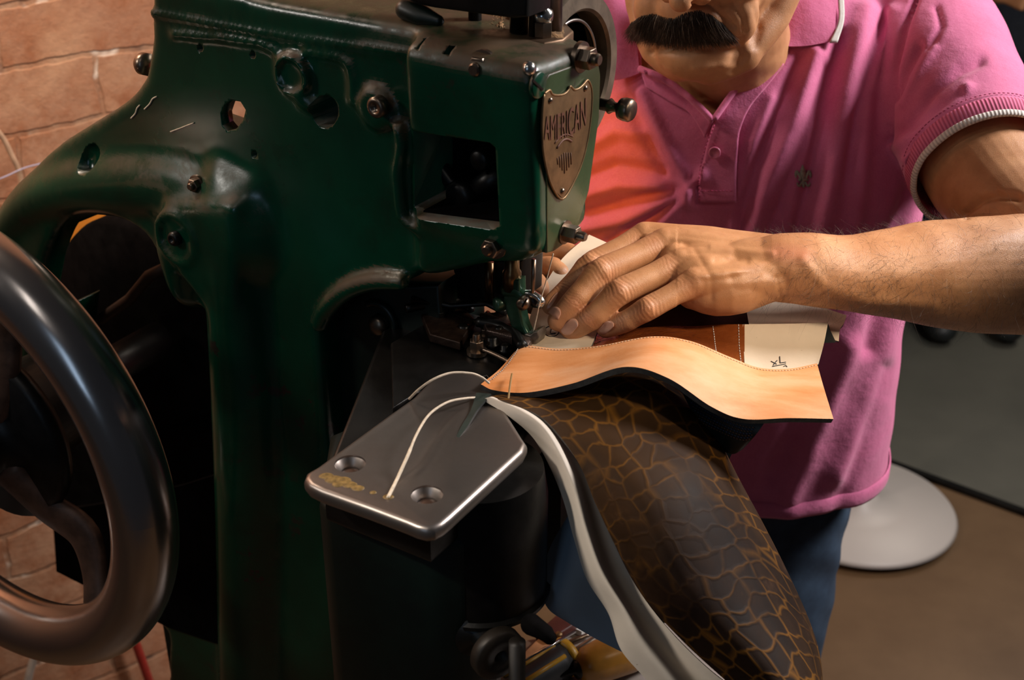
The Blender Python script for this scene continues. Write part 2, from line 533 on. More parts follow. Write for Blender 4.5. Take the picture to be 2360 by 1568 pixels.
class B:
    def __init__(s):
        s.v, s.f, s.uv = [], [], {}

    def add(s, vs, fs):
        o = len(s.v)
        s.v.extend([tuple(map(float, p)) for p in vs])
        s.f.extend([tuple(i + o for i in f) for f in fs])
        return s

    def grid(s, rows, close_u=False, uv=None):
        rows = np.asarray(rows)
        n, m = rows.shape[:2]
        o = len(s.v)
        s.v.extend([tuple(map(float, p)) for p in rows.reshape(-1, 3)])
        mm = m if close_u else m - 1
        for i in range(n - 1):
            for j in range(mm):
                k = (j + 1) % m
                s.f.append((o + i * m + j, o + i * m + k, o + (i + 1) * m + k, o + (i + 1) * m + j))
        for i in range(n):
            for j in range(m):
                s.uv[o + i * m + j] = (j / (m - 1), i / (n - 1)) if not close_u else (j / m, i / (n - 1))
        return s

    def tube(s, pts, r, seg=16, ref=None, flat=1.0, caps=True, smooth=0):
        """tube through pts with radius list; flat scales the 'up' axis; r items may be (side, up)"""
        pts = np.asarray(pts, float)
        rr = [x if isinstance(x, (tuple, list, np.ndarray)) else (x, x * flat) for x in (r if isinstance(r, (list, tuple, np.ndarray)) else [r] * len(pts))]
        if smooth:
            rr = cr([list(x) for x in rr], smooth)
            pts = cr(pts, smooth)
        n = len(pts)
        rings = []
        pr = ref
        for i in range(n):
            d = pts[min(i + 1, n - 1)] - pts[max(i - 1, 0)]
            sd, up, _ = frame(d, pr if ref is None else ref)
            if ref is None:
                pr = up
            a = np.linspace(0, 2 * math.pi, seg, endpoint=False)
            rings.append(pts[i] + np.outer(np.cos(a) * rr[i][0], sd) + np.outer(np.sin(a) * rr[i][1], up))
        o = len(s.v)
        s.grid(rings, close_u=True)
        if caps:
            s.f.append(tuple(o + k for k in range(seg))[::-1])
            s.f.append(tuple(o + (n - 1) * seg + k for k in range(seg)))
        return s

    def blob(s, pts, r, seg=20, ref=None, flat=1.0, smooth=0):
        """tube with rounded ends"""
        pts = np.asarray(pts, float)
        rr = [x if isinstance(x, (tuple, list)) else (x, x * flat) for x in r]
        if smooth:
            rr = [tuple(x) for x in cr([list(x) for x in rr], smooth)]
            pts = cr(pts, smooth)
        d0, d1 = nrm(pts[0] - pts[1]), nrm(pts[-1] - pts[-2])
        P0, R0, P1, R1 = [], [], [], []
        for t in (80, 60, 40, 20):
            a = math.radians(t)
            m0, m1 = max(rr[0]), max(rr[-1])
            P0.append(pts[0] + d0 * m0 * math.sin(a)); R0.append((rr[0][0] * math.cos(a), rr[0][1] * math.cos(a)))
            P1.append(pts[-1] + d1 * m1 * math.sin(a)); R1.append((rr[-1][0] * math.cos(a), rr[-1][1] * math.cos(a)))
        return s.tube(P0 + list(pts) + P1[::-1], R0 + list(rr) + R1[::-1], seg, ref)

    def ell(s, c, r, ax=None, nu=20, nv=12):
        ax = np.eye(3) if ax is None else np.asarray(ax)
        r = np.array([r] * 3 if isinstance(r, (int, float)) else r, float)
        c = np.asarray(c, float)
        o = len(s.v)
        s.v.append(tuple(c - ax[2] * r[2]))
        for i in range(1, nv):
            ph = -math.pi / 2 + math.pi * i / nv
            for j in range(nu):
                a = 2 * math.pi * j / nu
                s.v.append(tuple(c + ax[0] * r[0] * math.cos(ph) * math.cos(a) + ax[1] * r[1] * math.cos(ph) * math.sin(a) + ax[2] * r[2] * math.sin(ph)))
        s.v.append(tuple(c + ax[2] * r[2]))
        e = len(s.v) - 1
        for j in range(nu):
            k = (j + 1) % nu
            s.f.append((o, o + 1 + k, o + 1 + j))
            s.f.append((e, e - nu + j, e - nu + k))
            for i in range(nv - 2):
                a = o + 1 + i * nu
                s.f.append((a + j, a + k, a + nu + k, a + nu + j))
        return s

    def prism(s, pts, ext, bevel=0.0):
        """closed polygon extruded by vector ext (optionally shrunk towards both faces)"""
        pts = np.asarray(pts, float)
        ext = np.asarray(ext, float)
        n = len(pts)
        if bevel:
            c = pts.mean(0)
            L = np.linalg.norm(ext)
            e = ext / L
            din = []
            for i in range(n):
                t = nrm(nrm(pts[(i + 1) % n] - pts[i]) + nrm(pts[i] - pts[i - 1]))
                q = np.cross(t, e)
                din.append(q)
            din = np.array(din)
            if np.dot(din[0], c - pts[0]) < 0 and np.sum(din * (c - pts)) < 0 or np.sum(din * (c - pts)) < 0:
                din = -din
            aa = [0, .35, .7, 1.05, 1.5708]
            rings = [pts + din * bevel * (1 - math.sin(a)) + e * bevel * (1 - math.cos(a)) for a in aa] + \
                    [pts + din * bevel * (1 - math.sin(a)) + e * (L - bevel * (1 - math.cos(a))) for a in aa[::-1]]
        else:
            rings = [pts, pts + ext]
        o = len(s.v)
        for r in rings:
            s.v.extend([tuple(p) for p in r])
        m = len(rings)
        for i in range(m - 1):
            for j in range(n):
                k = (j + 1) % n
                s.f.append((o + i * n + j, o + i * n + k, o + (i + 1) * n + k, o + (i + 1) * n + j))
        s.f.append(tuple(o + k for k in range(n))[::-1])
        s.f.append(tuple(o + (m - 1) * n + k for k in range(n)))
        return s

    def box(s, c, ax, half):
        c = np.asarray(c, float)
        a = [np.asarray(x, float) * h for x, h in zip(ax, half)]
        q = [c - a[0] - a[1] - a[2], c + a[0] - a[1] - a[2], c + a[0] + a[1] - a[2], c - a[0] + a[1] - a[2]]
        return s.prism(q, 2 * a[2], min(half) * 0.25)

    def lathe(s, c, axis, prof, seg=32, ref=None):
        """prof: list of (r, h) along axis"""
        c = np.asarray(c, float)
        sd, up, d = frame(axis, ref)
        a = np.linspace(0, 2 * math.pi, seg, endpoint=False)
        rings = [c + d * h + np.outer(np.cos(a) * max(r, 1e-5), sd) + np.outer(np.sin(a) * max(r, 1e-5), up) for r, h in prof]
        o = len(s.v)
        s.grid(rings, close_u=True)
        s.f.append(tuple(o + k for k in range(seg))[::-1])
        s.f.append(tuple(o + (len(prof) - 1) * seg + k for k in range(seg)))
        return s

    def torus(s, c, axis, R, r, seg=96, sg=32, a0=0, a1=2 * math.pi, ref=None):
        sd, up, d = frame(axis, ref)
        c = np.asarray(c, float)
        full = abs(a1 - a0 - 2 * math.pi) < 1e-6
        A = np.linspace(a0, a1, seg, endpoint=not full)
        rings = []
        for a in A:
            q = math.cos(a) * sd + math.sin(a) * up
            b = np.linspace(0, 2 * math.pi, sg, endpoint=False)
            rings.append(c + q * R + np.outer(np.cos(b) * r, q) + np.outer(np.sin(b) * r, d))
        if full:
            rings.append(rings[0])
        return s.grid(rings, close_u=True)

    def hexbolt(s, c, axis, r, h, ref=None):
        sd, up, d = frame(axis, ref)
        pts = [np.asarray(c) + sd * r * math.cos(k * math.pi / 3) + up * r * math.sin(k * math.pi / 3) for k in range(6)]
        s.lathe(c, axis, [(r * 1.35, -0.001), (r * 1.35, h * 0.22), (r * 1.0, h * 0.25)], 24)
        s.prism(pts, d * h, r * 0.12)
        s.lathe(np.asarray(c) + d * h, axis, [(r * 0.55, -0.001), (r * 0.55, h * 0.35), (r * 0.42, h * 0.5)], 20)
        return s

    def arrays(s):
        return np.array(s.v), s.f

    def build(s, name, mat, parent=None, smooth=True, mods=(), remesh=None, relax=0, post=None, auto=None, thick=None, origin=None):
        me = bpy.data.meshes.new(name)
        org = np.zeros(3)
        if parent is not None:
            org = rootloc(parent)
        elif origin is not None:
            org = np.asarray(origin, float)
        v = np.array(s.v)
        if parent is None and origin is None:
            org = np.array([(v[:, 0].min() + v[:, 0].max()) / 2, (v[:, 1].min() + v[:, 1].max()) / 2, v[:, 2].min()])
        me.from_pydata([tuple(p) for p in (v - org)], [], s.f)
        me.update()
        if s.uv and not remesh:
            uvl = me.uv_layers.new(name='UVMap')
            for lp in me.loops:
                uvl.data[lp.index].uv = s.uv.get(lp.vertex_index, (0, 0))
        o = bpy.data.objects.new(name, me)
        COL.objects.link(o)
        if parent is not None:
            o.parent = parent
        else:
            o.location = org
        if remesh or mods:
            def applymods(setup):
                ms = setup()
                dg = bpy.context.evaluated_depsgraph_get()
                dg.update()
                new = bpy.data.meshes.new_from_object(o.evaluated_get(dg))
                for m in ms:
                    o.modifiers.remove(m)
                old = o.data
                o.data = new
                bpy.data.meshes.remove(old)
            if remesh:
                def s1():
                    m = o.modifiers.new('r', 'REMESH'); m.mode = 'VOXEL'; m.voxel_size = remesh; m.adaptivity = 0
                    ms = [m]
                    if relax:
                        k = o.modifiers.new('s', 'SMOOTH'); k.factor = 0.5; k.iterations = relax; ms.append(k)
                    return ms
                applymods(s1)
            if mods:
                applymods(lambda: [mm(o) for mm in mods])
        if thick:
            m = o.modifiers.new('thickness', 'SOLIDIFY'); m.thickness = thick; m.offset = 0 if thick > 0 else 1
            m.thickness = abs(thick)
            if thick > 0:
                m.offset = 0
        if post:
            post(o, org)
        me = o.data
        me.name = name
        me.materials.clear()
        for mm in (mat if isinstance(mat, (list, tuple)) else [mat]):
            me.materials.append(mm)
        if smooth:
            me.polygons.foreach_set('use_smooth', [True] * len(me.polygons))
            if auto:
                sharp_edges(me, auto)
        me.update()
        return o


def sharp_edges(me, ang):
    bm = bmesh.new()
    bm.from_mesh(me)
    bm.normal_update()
    a = math.radians(ang)
    for e in bm.edges:
        if len(e.link_faces) == 2 and e.calc_face_angle(0) > a:
            e.smooth = False
    bm.to_mesh(me)
    bm.free()


def rootloc(o):
    l = np.zeros(3)
    while o is not None:
        l = l + np.array(o.location)
        o = o.parent
    return l


def empty(name, loc, label, cat, group=None):
    o = bpy.data.objects.new(name, None)
    o.empty_display_size = 0.03
    COL.objects.link(o)
    o.location = loc
    return tag(o, label, cat, group)


def tag(o, label=None, cat=None, group=None, kind=None):
    for k, v in (('label', label), ('category', cat), ('group', group), ('kind', kind)):
        if v:
            o[k] = v
    return o


def verts_np(me):
    a = np.empty(len(me.vertices) * 3, np.float32)
    me.vertices.foreach_get('co', a)
    return a.reshape(-1, 3).astype(float)


def normals_np(me):
    a = np.empty(len(me.vertices) * 3, np.float32)
    me.vertices.foreach_get('normal', a)
    return a.reshape(-1, 3).astype(float)


def setv(me, v):
    me.vertices.foreach_set('co', v.astype(np.float32).ravel())
    me.update()


def setattr_np(me, name, val):
    a = me.attributes.new(name, 'FLOAT', 'POINT')
    a.data.foreach_set('value', val.astype(np.float32))


def bvh(o):
    l = rootloc(o)
    me = o.data
    v = verts_np(me) + l
    return BVHTree.FromPolygons([Vector(p) for p in v], [tuple(p.vertices) for p in me.polygons])


def hit(tree, px, py, off=0.0):
    r = nrm(ray(px, py))
    loc, nr, i, d = tree.ray_cast(Vector(CAM), Vector(r))
    if loc is None:
        return None
    return np.array(loc) - r * off


def loft(ctrl, n, m):
    """ctrl: rows of world control points (equal counts) -> smooth n x m grid"""
    rows = [cr(r, m) for r in ctrl]
    rows = np.array(rows)
    return np.stack([cr(rows[:, j], n) for j in range(m)], 1)


def LP(rows):
    return [[P(*p) for p in r] for r in rows]

# ================================================================== SETTING
def slab(name, p0, ang, x0, x1, z0, z1, mat, thick=0.12):
    b = B()
    b.prism([(x0, 0, z0), (x1, 0, z0), (x1, 0, z1), (x0, 0, z1)], (0, thick, 0))
    o = b.build(name, mat, smooth=False, origin=(0, 0, 0))
    o.location = p0
    o.rotation_euler = (0, 0, ang)
    return tag(o, kind='structure')


fl = B().prism([(-3.5, -0.6, 0), (6.0, -0.6, 0), (6.0, 8.0, 0), (-3.5, 8.0, 0)], (0, 0, -0.1)).build('floor', FLOOR, smooth=False, origin=(0, 0, 0))
tag(fl, kind='structure')
WA = math.radians(37)
WP = np.array([-0.63, 1.62, 0.0])
WD = np.array([math.cos(WA), math.sin(WA), 0])
GA, GB = Z(2070, 1078, 0), Z(2360, 1185, 0)
GD = nrm(GB - GA)
GP = np.array([-GD[1], GD[0], 0])
slab('wall_left', WP, WA, -2.2, 1.42, 0, 2.9, BRICK)
slab('wall_back', (-3.5, 7.8, 0), 0, 0, 9.5, 0, 2.9, GREYW)
f2 = B().prism([GA - GD * 1.2, GB + GD * 3.0, GB + GD * 3.0 + GP * 8.0, GA - GD * 1.2 + GP * 8.0], UZ * 0.010).build('floor_back', GREYF, smooth=False, origin=(0, 0, 0))
tag(f2, kind='structure')
t2 = B().prism([GA - GD * 1.2 - GP * .012, GB + GD * 3.0 - GP * .012, GB + GD * 3.0 + GP * .006, GA - GD * 1.2 + GP * .006], UZ * 0.0115).build('trim_1', DARK, smooth=False, origin=(0, 0, 0))
tag(t2, kind='structure')

# round white pedestal base standing on the floor, with its column going up behind the man
c = Z(1975, 1190, 0) + UZ * 0.0125
wt = empty('pedestal_stand', tuple(c), 'round white stand foot on the brown floor, behind the man in the pink shirt', 'stand')
B().lathe(c + UZ * 0.0, UZ, [(0.205, 0.0), (0.212, 0.006), (0.205, 0.014), (0.10, 0.024), (0.04, 0.04), (0.028, 0.07)], 64).build('foot', WHITE, wt)
B().lathe(c + UZ * 0.05, UZ, [(0.028, 0.0), (0.026, 0.3), (0.03, 0.46), (0.05, 0.48)], 32).build('column', WHITE, wt)
B().lathe(c + UZ * 0.53, UZ, [(0.05, 0.0), (0.07, 0.005), (0.07, 0.02), (0.06, 0.025)], 64).build('cap', WHITE, wt)

# ================================================================== SEWING MACHINE
mc = M(600, 1500, -0.05)
mc[2] = 0
machine = empty('sewing_machine', tuple(mc), 'old green cast-iron industrial sewing machine with a big steel handwheel and shield badge', 'sewing machine')


def mp(pts, w=0.0):
    return [M(x, y, w) for x, y in pts]


def fp(pts, u=0.0):
    return [FP(x, y, u) for x, y in pts]


body = B()
# arm and left leg outline
outline = [(345, -80), (345, 60), (341, 120), (330, 175), (305, 215), (262, 250), (205, 285), (140, 325), (85, 372), (45, 425), (18, 480), (4, 540),
           (-8, 640), (-15, 800), (-20, 960), (50, 960), (75, 800), (86, 680), (100, 600), (124, 540), (160, 498), (210, 487), (262, 500), (315, 530), (345, 560), (365, 605),
           (400, 645), (450, 690), (478, 740), (492, 830), (498, 960), (520, 1120), (528, 1230), (500, 1330), (440, 1395), (330, 1400), (220, 1360), (130, 1315), (130, 1328), (385, 1455), (385, 1800), (1000, 1800),
           (900, 1500), (760, 1100), (735, 760), (748, 705), (790, 665), (860, 645), (935, 655), (960, 640), (965, 60), (640, 6), (480, -30)]
body.prism(mp(outline, -0.008), -N * 0.085)
# head box
hp = fp([(1224, 176), (1234, 150), (1352, 104), (1366, 116), (1375, 165), (1372, 270), (1348, 440), (1318, 535), (1290, 566), (1262, 588), (1236, 596)])
body.prism(hp, -MU * 0.10)
body.prism(mp([(1000, 78), (1190, 134), (1226, 158), (1237, 590), (1200, 612), (1120, 612), (1000, 640), (955, 640), (955, 70)]), -N * 0.07)
# bulging column, rounded shoulder and left leg
body.blob([M(600, 440, -0.045), M(622, 620, -0.045), M(636, 900, -0.045), M(636, 1200, -0.045), M(630, 1700, -0.045)],
          [(0.036, 0.056), (0.040, 0.064), (0.044, 0.066), (0.046, 0.064), (0.05, 0.06)], 40, ref=N, smooth=16)
body.blob([M(560, 470, -0.04), M(660, 410, -0.045), M(760, 340, -0.055)], [(0.030, 0.050), (0.034, 0.045), (0.03, 0.03)], 32, ref=N)
body.blob([M(590, 430, -0.045), M(470, 400, -0.042), M(330, 402, -0.04), M(215, 408, -0.04), M(118, 455, -0.04), M(58, 540, -0.042), M(32, 700, -0.045), M(20, 900, -0.05)],
          [(0.036, 0.052), (0.036, 0.05), (0.036, 0.048), (0.032, 0.047), (0.026, 0.045), (0.021, 0.042), (0.018, 0.04), (0.016, 0.038)], 32, ref=N, smooth=26)
body.blob([M(475, 600, -0.035), M(462, 550, -0.03), M(480, 440, -0.04)], [(0.020, 0.045), (0.027, 0.045), (0.026, 0.045)], 24, ref=N)
body.prism(mp([(365, 470), (540, 470), (540, 860), (497, 860), (488, 770), (468, 710), (430, 665), (400, 630)], 0.016), -N * 0.08)
body.ell(M(620, 495, -0.040), (0.052, 0.056, 0.066), (MU, N, UZ))
pre = body.build('casting', GREEN, machine, remesh=0.0034, relax=26)
body = B().add(verts_np(pre.data) + rootloc(pre), [tuple(p.vertices) for p in pre.data.polygons])
bpy.data.objects.remove(pre)
# bosses, ribs and raised rims
body.lathe(M(418, 546, 0.010), N, [(0.0255, -0.04), (0.0255, 0.004), (0.023, 0.008), (0.018, 0.008), (0.0175, 0.004), (0.007, 0.004), (0.001, 0.004)], 40)
body.lathe(M(690, 169, -0.012), N, [(0.0165, 0), (0.0165, 0.009), (0.0145, 0.012), (0.0125, 0.012), (0.012, 0.007), (0.001, 0.007)], 40)
body.tube(mp([(690, 205), (700, 225), (718, 240), (735, 250)], -0.008), [0.007, 0.008, 0.007, 0.004], 12)
body.lathe(M(880, 245, -0.012), N, [(0.0155, 0), (0.0155, 0.008), (0.013, 0.010), (0.001, 0.010)], 36)
body.tube(mp([(915, 285), (925, 330), (915, 400), (925, 500), (955, 525), (1010, 540), (1130, 540)], -0.003), 0.0045, 12)
body.tube(mp([(345, 28), (500, 58), (700, 92), (960, 125)], -0.008), 0.0024, 10)
body.tube(mp([(395, 78), (520, 88), (600, 100), (636, 118), (646, 150)], -0.0075), 0.0026, 10)
body.tube(mp([(700, 120), (780, 132), (806, 150), (812, 190), (812, 240)], -0.0075), 0.0026, 10)
body.tube(mp([(733, 752), (752, 712), (795, 672), (860, 650), (935, 652)], -0.004), [0.008, 0.008, 0.0075, 0.007, 0.006], 14, smooth=14)


def cut(cb):
    def f(o):
        me = bpy.data.meshes.new('cutter')
        v = np.array(cb.v) - rootloc(o)
        me.from_pydata([tuple(p) for p in v], [], cb.f)
        bm = bmesh.new(); bm.from_mesh(me); bmesh.ops.recalc_face_normals(bm, faces=bm.faces); bm.to_mesh(me); bm.free()
        c = bpy.data.objects.new('cutter', me)
        COL.objects.link(c)
        c.location = rootloc(o)
        TEMP.append(c)
        m = o.modifiers.new('b', 'BOOLEAN')
        m.operation = 'DIFFERENCE'
        m.object = c
        m.solver = 'EXACT'
        m.use_self = False
        return m
    return f


TEMP = []
cuts = []
rr_ = [(940, 305), (952, 290), (1150, 318), (1163, 330), (1165, 512), (1150, 522), (960, 498), (944, 482)]
cb = B().prism([p + N * 0.02 for p in mp(rr_, 0.0)], -N * 0.075)
cuts.append(cb)


def disc_px(cx, cy, rx, ry, w, n=24, w0=-0.008):
    return [M(cx + rx * math.cos(a), cy + ry * math.sin(a), w0) + N * (w - w0) for a in np.linspace(0, 2 * math.pi, n, endpoint=False)]


cuts.append(B().prism(disc_px(750, 257, 30, 38, 0.05), -N * 0.09))
cuts.append(B().prism([M(x, y, -0.006) + N * 0.07 for x, y in [(512, 245), (528, 232), (550, 236), (562, 255), (556, 280), (540, 300), (520, 304), (508, 290), (505, 266)]], -N * 0.12))
# hollow back of the casting behind the small hole
hc = M(535, 268, -0.02)
cuts.append(B().prism([hc + MU * 0.022 + UZ * 0.018, hc + MU * 0.022 - UZ * 0.040, hc - MU * 0.085 - UZ * 0.03, hc - MU * 0.14 + UZ * 0.02], -N * 0.12))
for cx, cy in ((461, 111), (582, 126), (586, 356)):
    cuts.append(B().prism(disc_px(cx, cy, 7, 9, 0.05, 12), -N * 0.072))
cuts.append(B().prism(disc_px(188, 372, 22, 32, 0.05, 20, 0.004), -N * 0.060))
cuts.append(B().prism(disc_px(455, 424, 20, 15, 0.05, 16, 0.012), -N * 0.044))
cuts.append(B().prism(mp([(961, 95), (965, 95), (965, 300), (961, 300)], 0.01), -N * 0.014))
cuts.append(B().prism(mp([(1022, 110), (1036, 112), (1034, 195), (1026, 198)], 0.01), -N * 0.016))
cuts.append(B().prism(mp([(-90, 432), (90, 432), (160, 505), (330, 560), (330, 660), (120, 720), (60, 1000), (-90, 1000)], -0.034), -N * 0.10))
mb = body.build('frame', GREEN, machine, remesh=0.0026, relax=4, mods=[cut(c_) for c_ in cuts])
for c_ in TEMP:
    bpy.data.objects.remove(c_)
TEMP.clear()
MBV = bvh(mb)

# inside of the head window: shade painted black, added block hides the ledge
B().prism(mp([(922, 482), (1163, 504), (1168, 540), (926, 520)], -0.008), -N * 0.05, 0.002).build('ledge_shade_block', BLACKM, machine, auto=40)
B().prism(mp([(920, 270), (1180, 300), (1180, 540), (920, 520)], -0.052), -N * 0.01).build('window_shade_back', BLACKM, machine, smooth=False)
g = B()
g.lathe(M(1085, 440, -0.045), N, [(0.012, -0.004), (0.012, 0.014), (0.009, 0.018), (0.004, 0.018)], 24)
g.tube(mp([(1085, 440), (1160, 400)], -0.04), [0.007, 0.009], 12)
g.tube(mp([(980, 330), (1040, 420), (1085, 440)], -0.044), 0.006, 12)
g.lathe(M(1135, 355, -0.045), N, [(0.008, -0.004), (0.008, 0.016), (0.006, 0.018)], 20)
g.build('linkage', DARK, machine)

# bolts and small parts
def part(name, bb, mat, **k):
    return bb.build(name, mat, machine, **k)


part('hex_bolt', B().hexbolt(M(1117, 151, 0.0015), N, 0.0078, 0.009), BOLT, auto=30)
part('hex_bolt', B().hexbolt(M(1141, 566, 0.0015), N, 0.0068, 0.008), BOLT, auto=30)
part('hex_bolt', B().hexbolt(FP(1336, 131, -0.001), MU, 0.0075, 0.010), BOLT, auto=30)
part('hex_bolt', B().hexbolt(FP(1297, 534, -0.001), MU, 0.0062, 0.012), BOLT, auto=30)
part('hex_bolt', B().hexbolt(M(455, 424, 0.002), N, 0.0055, 0.006), BOLT, auto=30)
bs_ = B().lathe(M(878, 243, 0.0), N, [(0.0075, 0), (0.0075, 0.006), (0.006, 0.0075), (0.003, 0.0075), (0.0028, 0.005), (0.0005, 0.005)], 28)
part('cap_screw', bs_, BOLT)
part('cap_screw', B().lathe(M(412, 546, 0.014), N, [(0.006, 0), (0.006, 0.006), (0.0045, 0.008), (0.002, 0.008), (0.0015, 0.006)], 24), DARK)
fs = B().lathe(FP(1239, 196, 0.0), MU, [(0.0085, -0.001), (0.0085, 0.0012), (0.0078, 0.0018), (0.0005, 0.0018)], 32)
part('slotted_screw', fs, GREEN)
e_, f_ = nrm(UZ * 0.8 - N * -0.6), None
part('screw_slot', B().box(FP(1239, 196, 0.002), (nrm(UZ * 0.6 + N * 0.8), nrm(UZ * 0.8 - N * 0.6), MU), (0.0075, 0.0008, 0.0005)), DARK, smooth=False)
part('corner_screw', B().lathe(FP(1218, 158, -0.003), nrm(MU + N * 0.5 + UZ * 0.3), [(0.0045, 0), (0.004, 0.003), (0.001, 0.0045)], 20), CHROME)
part('side_rivet', B().lathe(M(336, 148, -0.03), -MU, [(0.009, -0.004), (0.009, 0.004), (0.006, 0.008), (0.001, 0.009)], 24), BOLT)

OLIVE = mat_green()  # lighter copy of the green enamel, glossy reflection painted into its colour
OLIVE.name = 'olive_sheen_enamel'
for nd in OLIVE.node_tree.nodes:
    if nd.type == 'VALTORGB' and abs(nd.color_ramp.elements[0].color[1] - 0.027) < 1e-4:
        nd.color_ramp.elements[0].color = (0.030, 0.050, 0.022, 1)
        nd.color_ramp.elements[1].color = (0.060, 0.085, 0.038, 1)
part('face_plate', B().prism(fp([(1241, 182), (1250, 168), (1300, 150), (1350, 126), (1362, 130), (1369, 170), (1366, 268), (1343, 436), (1314, 528), (1285, 560), (1262, 576), (1246, 580)], -0.0045), MU * 0.0052, 0.0012), OLIVE, auto=50)
# shield badge on the end of the head
sh_o = [(1249, 216), (1262, 207), (1268, 216), (1280, 219), (1296, 216), (1306, 206), (1310, 198), (1319, 206), (1330, 203), (1340, 194), (1350, 184), (1358, 200), (1360, 225), (1357, 270), (1350, 320), (1338, 370), (1320, 415), (1293, 458), (1272, 437), (1258, 400), (1248, 350), (1245, 300), (1246, 255)]
sho = [FP(x, y, 0.0005) for x, y in sh_o]
cen = np.mean(sho, 0)
badge = part('badge', B().prism(sho, MU * 0.0016, 0.0004), BRASS, auto=35)
bi = [cen + (p - cen) * 0.93 + MU * 0.0012 for p in sho]
rim = B()
pts_ = [p + MU * 0.0014 for p in sho]
rim.tube(cr(pts_ + [pts_[0]], 90), 0.0008, 8)
part2 = rim.build('badge_rim', BRASS, badge)
for x, y in ((1267, 231), (1348, 203), (1295, 440)):
    B().lathe(FP(x, y, 0.0018), MU, [(0.0022, 0), (0.002, 0.001), (0.0005, 0.0018)], 16).build('badge_rivet', BOLT, badge)


def text_pts(s, size=1.0, font_extrude=0.0):
    cu = bpy.data.curves.new('t', 'FONT')
    cu.body = s
    cu.size = size
    cu.extrude = 0.02
    ob = bpy.data.objects.new('t', cu)
    COL.objects.link(ob)
    dg = bpy.context.evaluated_depsgraph_get()
    dg.update()
    me = bpy.data.meshes.new_from_object(ob.evaluated_get(dg))
    v = verts_np(me)
    f = [tuple(p.vertices) for p in me.polygons]
    bpy.data.objects.remove(ob)
    bpy.data.curves.remove(cu)
    return v, f


lt = B()
v, f = text_pts('AMERICAN')
w_ = v[:, 0].max()
v[:, 0] /= w_
v[:, 1] /= max(v[:, 1].max(), 1e-6)
out = []
for x, y, z in v:
    px = 1255 + x * 96
    top = 268 - 44 * x + 10 * math.sin(math.pi * x)
    bot = 322 - 34 * x + 12 * math.sin(math.pi * x)
    out.append(FP(px, bot + (top - bot) * y, 0.0024 + z * 0.012))
lt.add(out, f)
lt.build('badge_lettering', BRASSR, badge, smooth=False)
lt = B()
for k in range(-3, 4):
    x0 = 1300 + k * 5.2
    lt.tube([FP(x0, 352 + abs(k) * 2 - k * 2, 0.0022), FP(x0 + 1, 400 - abs(k) * 7, 0.0022)], 0.00045, 6)
lt.tube([FP(1283 + 34 * t, 342 - 16 * t - 12 * math.sin(math.pi * t), 0.0022) for t in np.linspace(0, 1, 12)], 0.0008, 6)
lt.tube([FP(1278 + 42 * t, 331 - 16 * t - 12 * math.sin(math.pi * t), 0.0022) for t in np.linspace(0, 1, 12)], 0.0005, 6)
lt.build('badge_emblem', BRASSR, badge)

# top of the head
zt = M(1225, 150, 0)[2] + 0.004
tp = [Z(x, y, zt) for x, y in [(965, 62), (1080, 72), (1190, 90), (1255, 97), (1298, 90), (1322, 70), (1300, 48), (1150, 8), (900, -30), (780, -20)]]
tplate = part('top_plate', B().prism(tp, -UZ * 0.010, 0.0015), mat_steel('rusty_top_plate', (0.22, 0.14, 0.09), 0.5, 0.7, 30), auto=40)
zt2 = zt + 0.0005


def zcyl(px, py, r, h, z=zt, seg=28, z0=-0.004):
    return B().lathe(Z(px, py, z), UZ, [(r, z0), (r, h * 0.96), (r * 0.9, h)], seg)


part('clamp_post', zcyl(1196, 78, 0.0062, 0.10), DARK)
part('clamp_post', zcyl(1095, 60, 0.0045, 0.03), DARK)
part('needle_bar', zcyl(1226, 84, 0.0022, 0.10), BOLT)
part('presser_bar', zcyl(1278, 72, 0.005, 0.10), mat_steel('dark_bar', (0.16, 0.14, 0.15), 0.35, 0.3, 30))
n0 = Z(1252, 84, zt)
oil = part('oil_cup', B().lathe(n0 + UZ * 0.009, UZ, [(0.0045, 0), (0.0062, 0.002), (0.0066, 0.005), (0.0060, 0.008), (0.0035, 0.0095), (0.0032, 0.012), (0.0042, 0.013), (0.0038, 0.017), (0.001, 0.018)], 28), CHROME)
sd, up_, d_ = frame(UZ, N)
hx = [n0 + sd * 0.0062 * math.cos(k * math.pi / 3) + up_ * 0.0062 * math.sin(k * math.pi / 3) for k in range(6)]
B().prism(hx, UZ * 0.010, 0.0006).build('oil_cup_base', BOLT, oil, auto=30)
lev = B()
lev.prism([M(x, y, -0.015) for x, y in [(905, -60), (925, -5), (960, 12), (1000, 20), (1120, 36), (1180, 44), (1214, 40), (1216, -60)]], -N * 0.03, 0.003)
part('top_lever', lev, DARK, auto=40)
lev = B().blob([M(935, 22, -0.02), M(975, 38, -0.02), M(1010, 48, -0.02)], [(0.007, 0.007), (0.008, 0.007), (0.004, 0.004)], 20)
part('lever_foot', lev, DKGREEN)

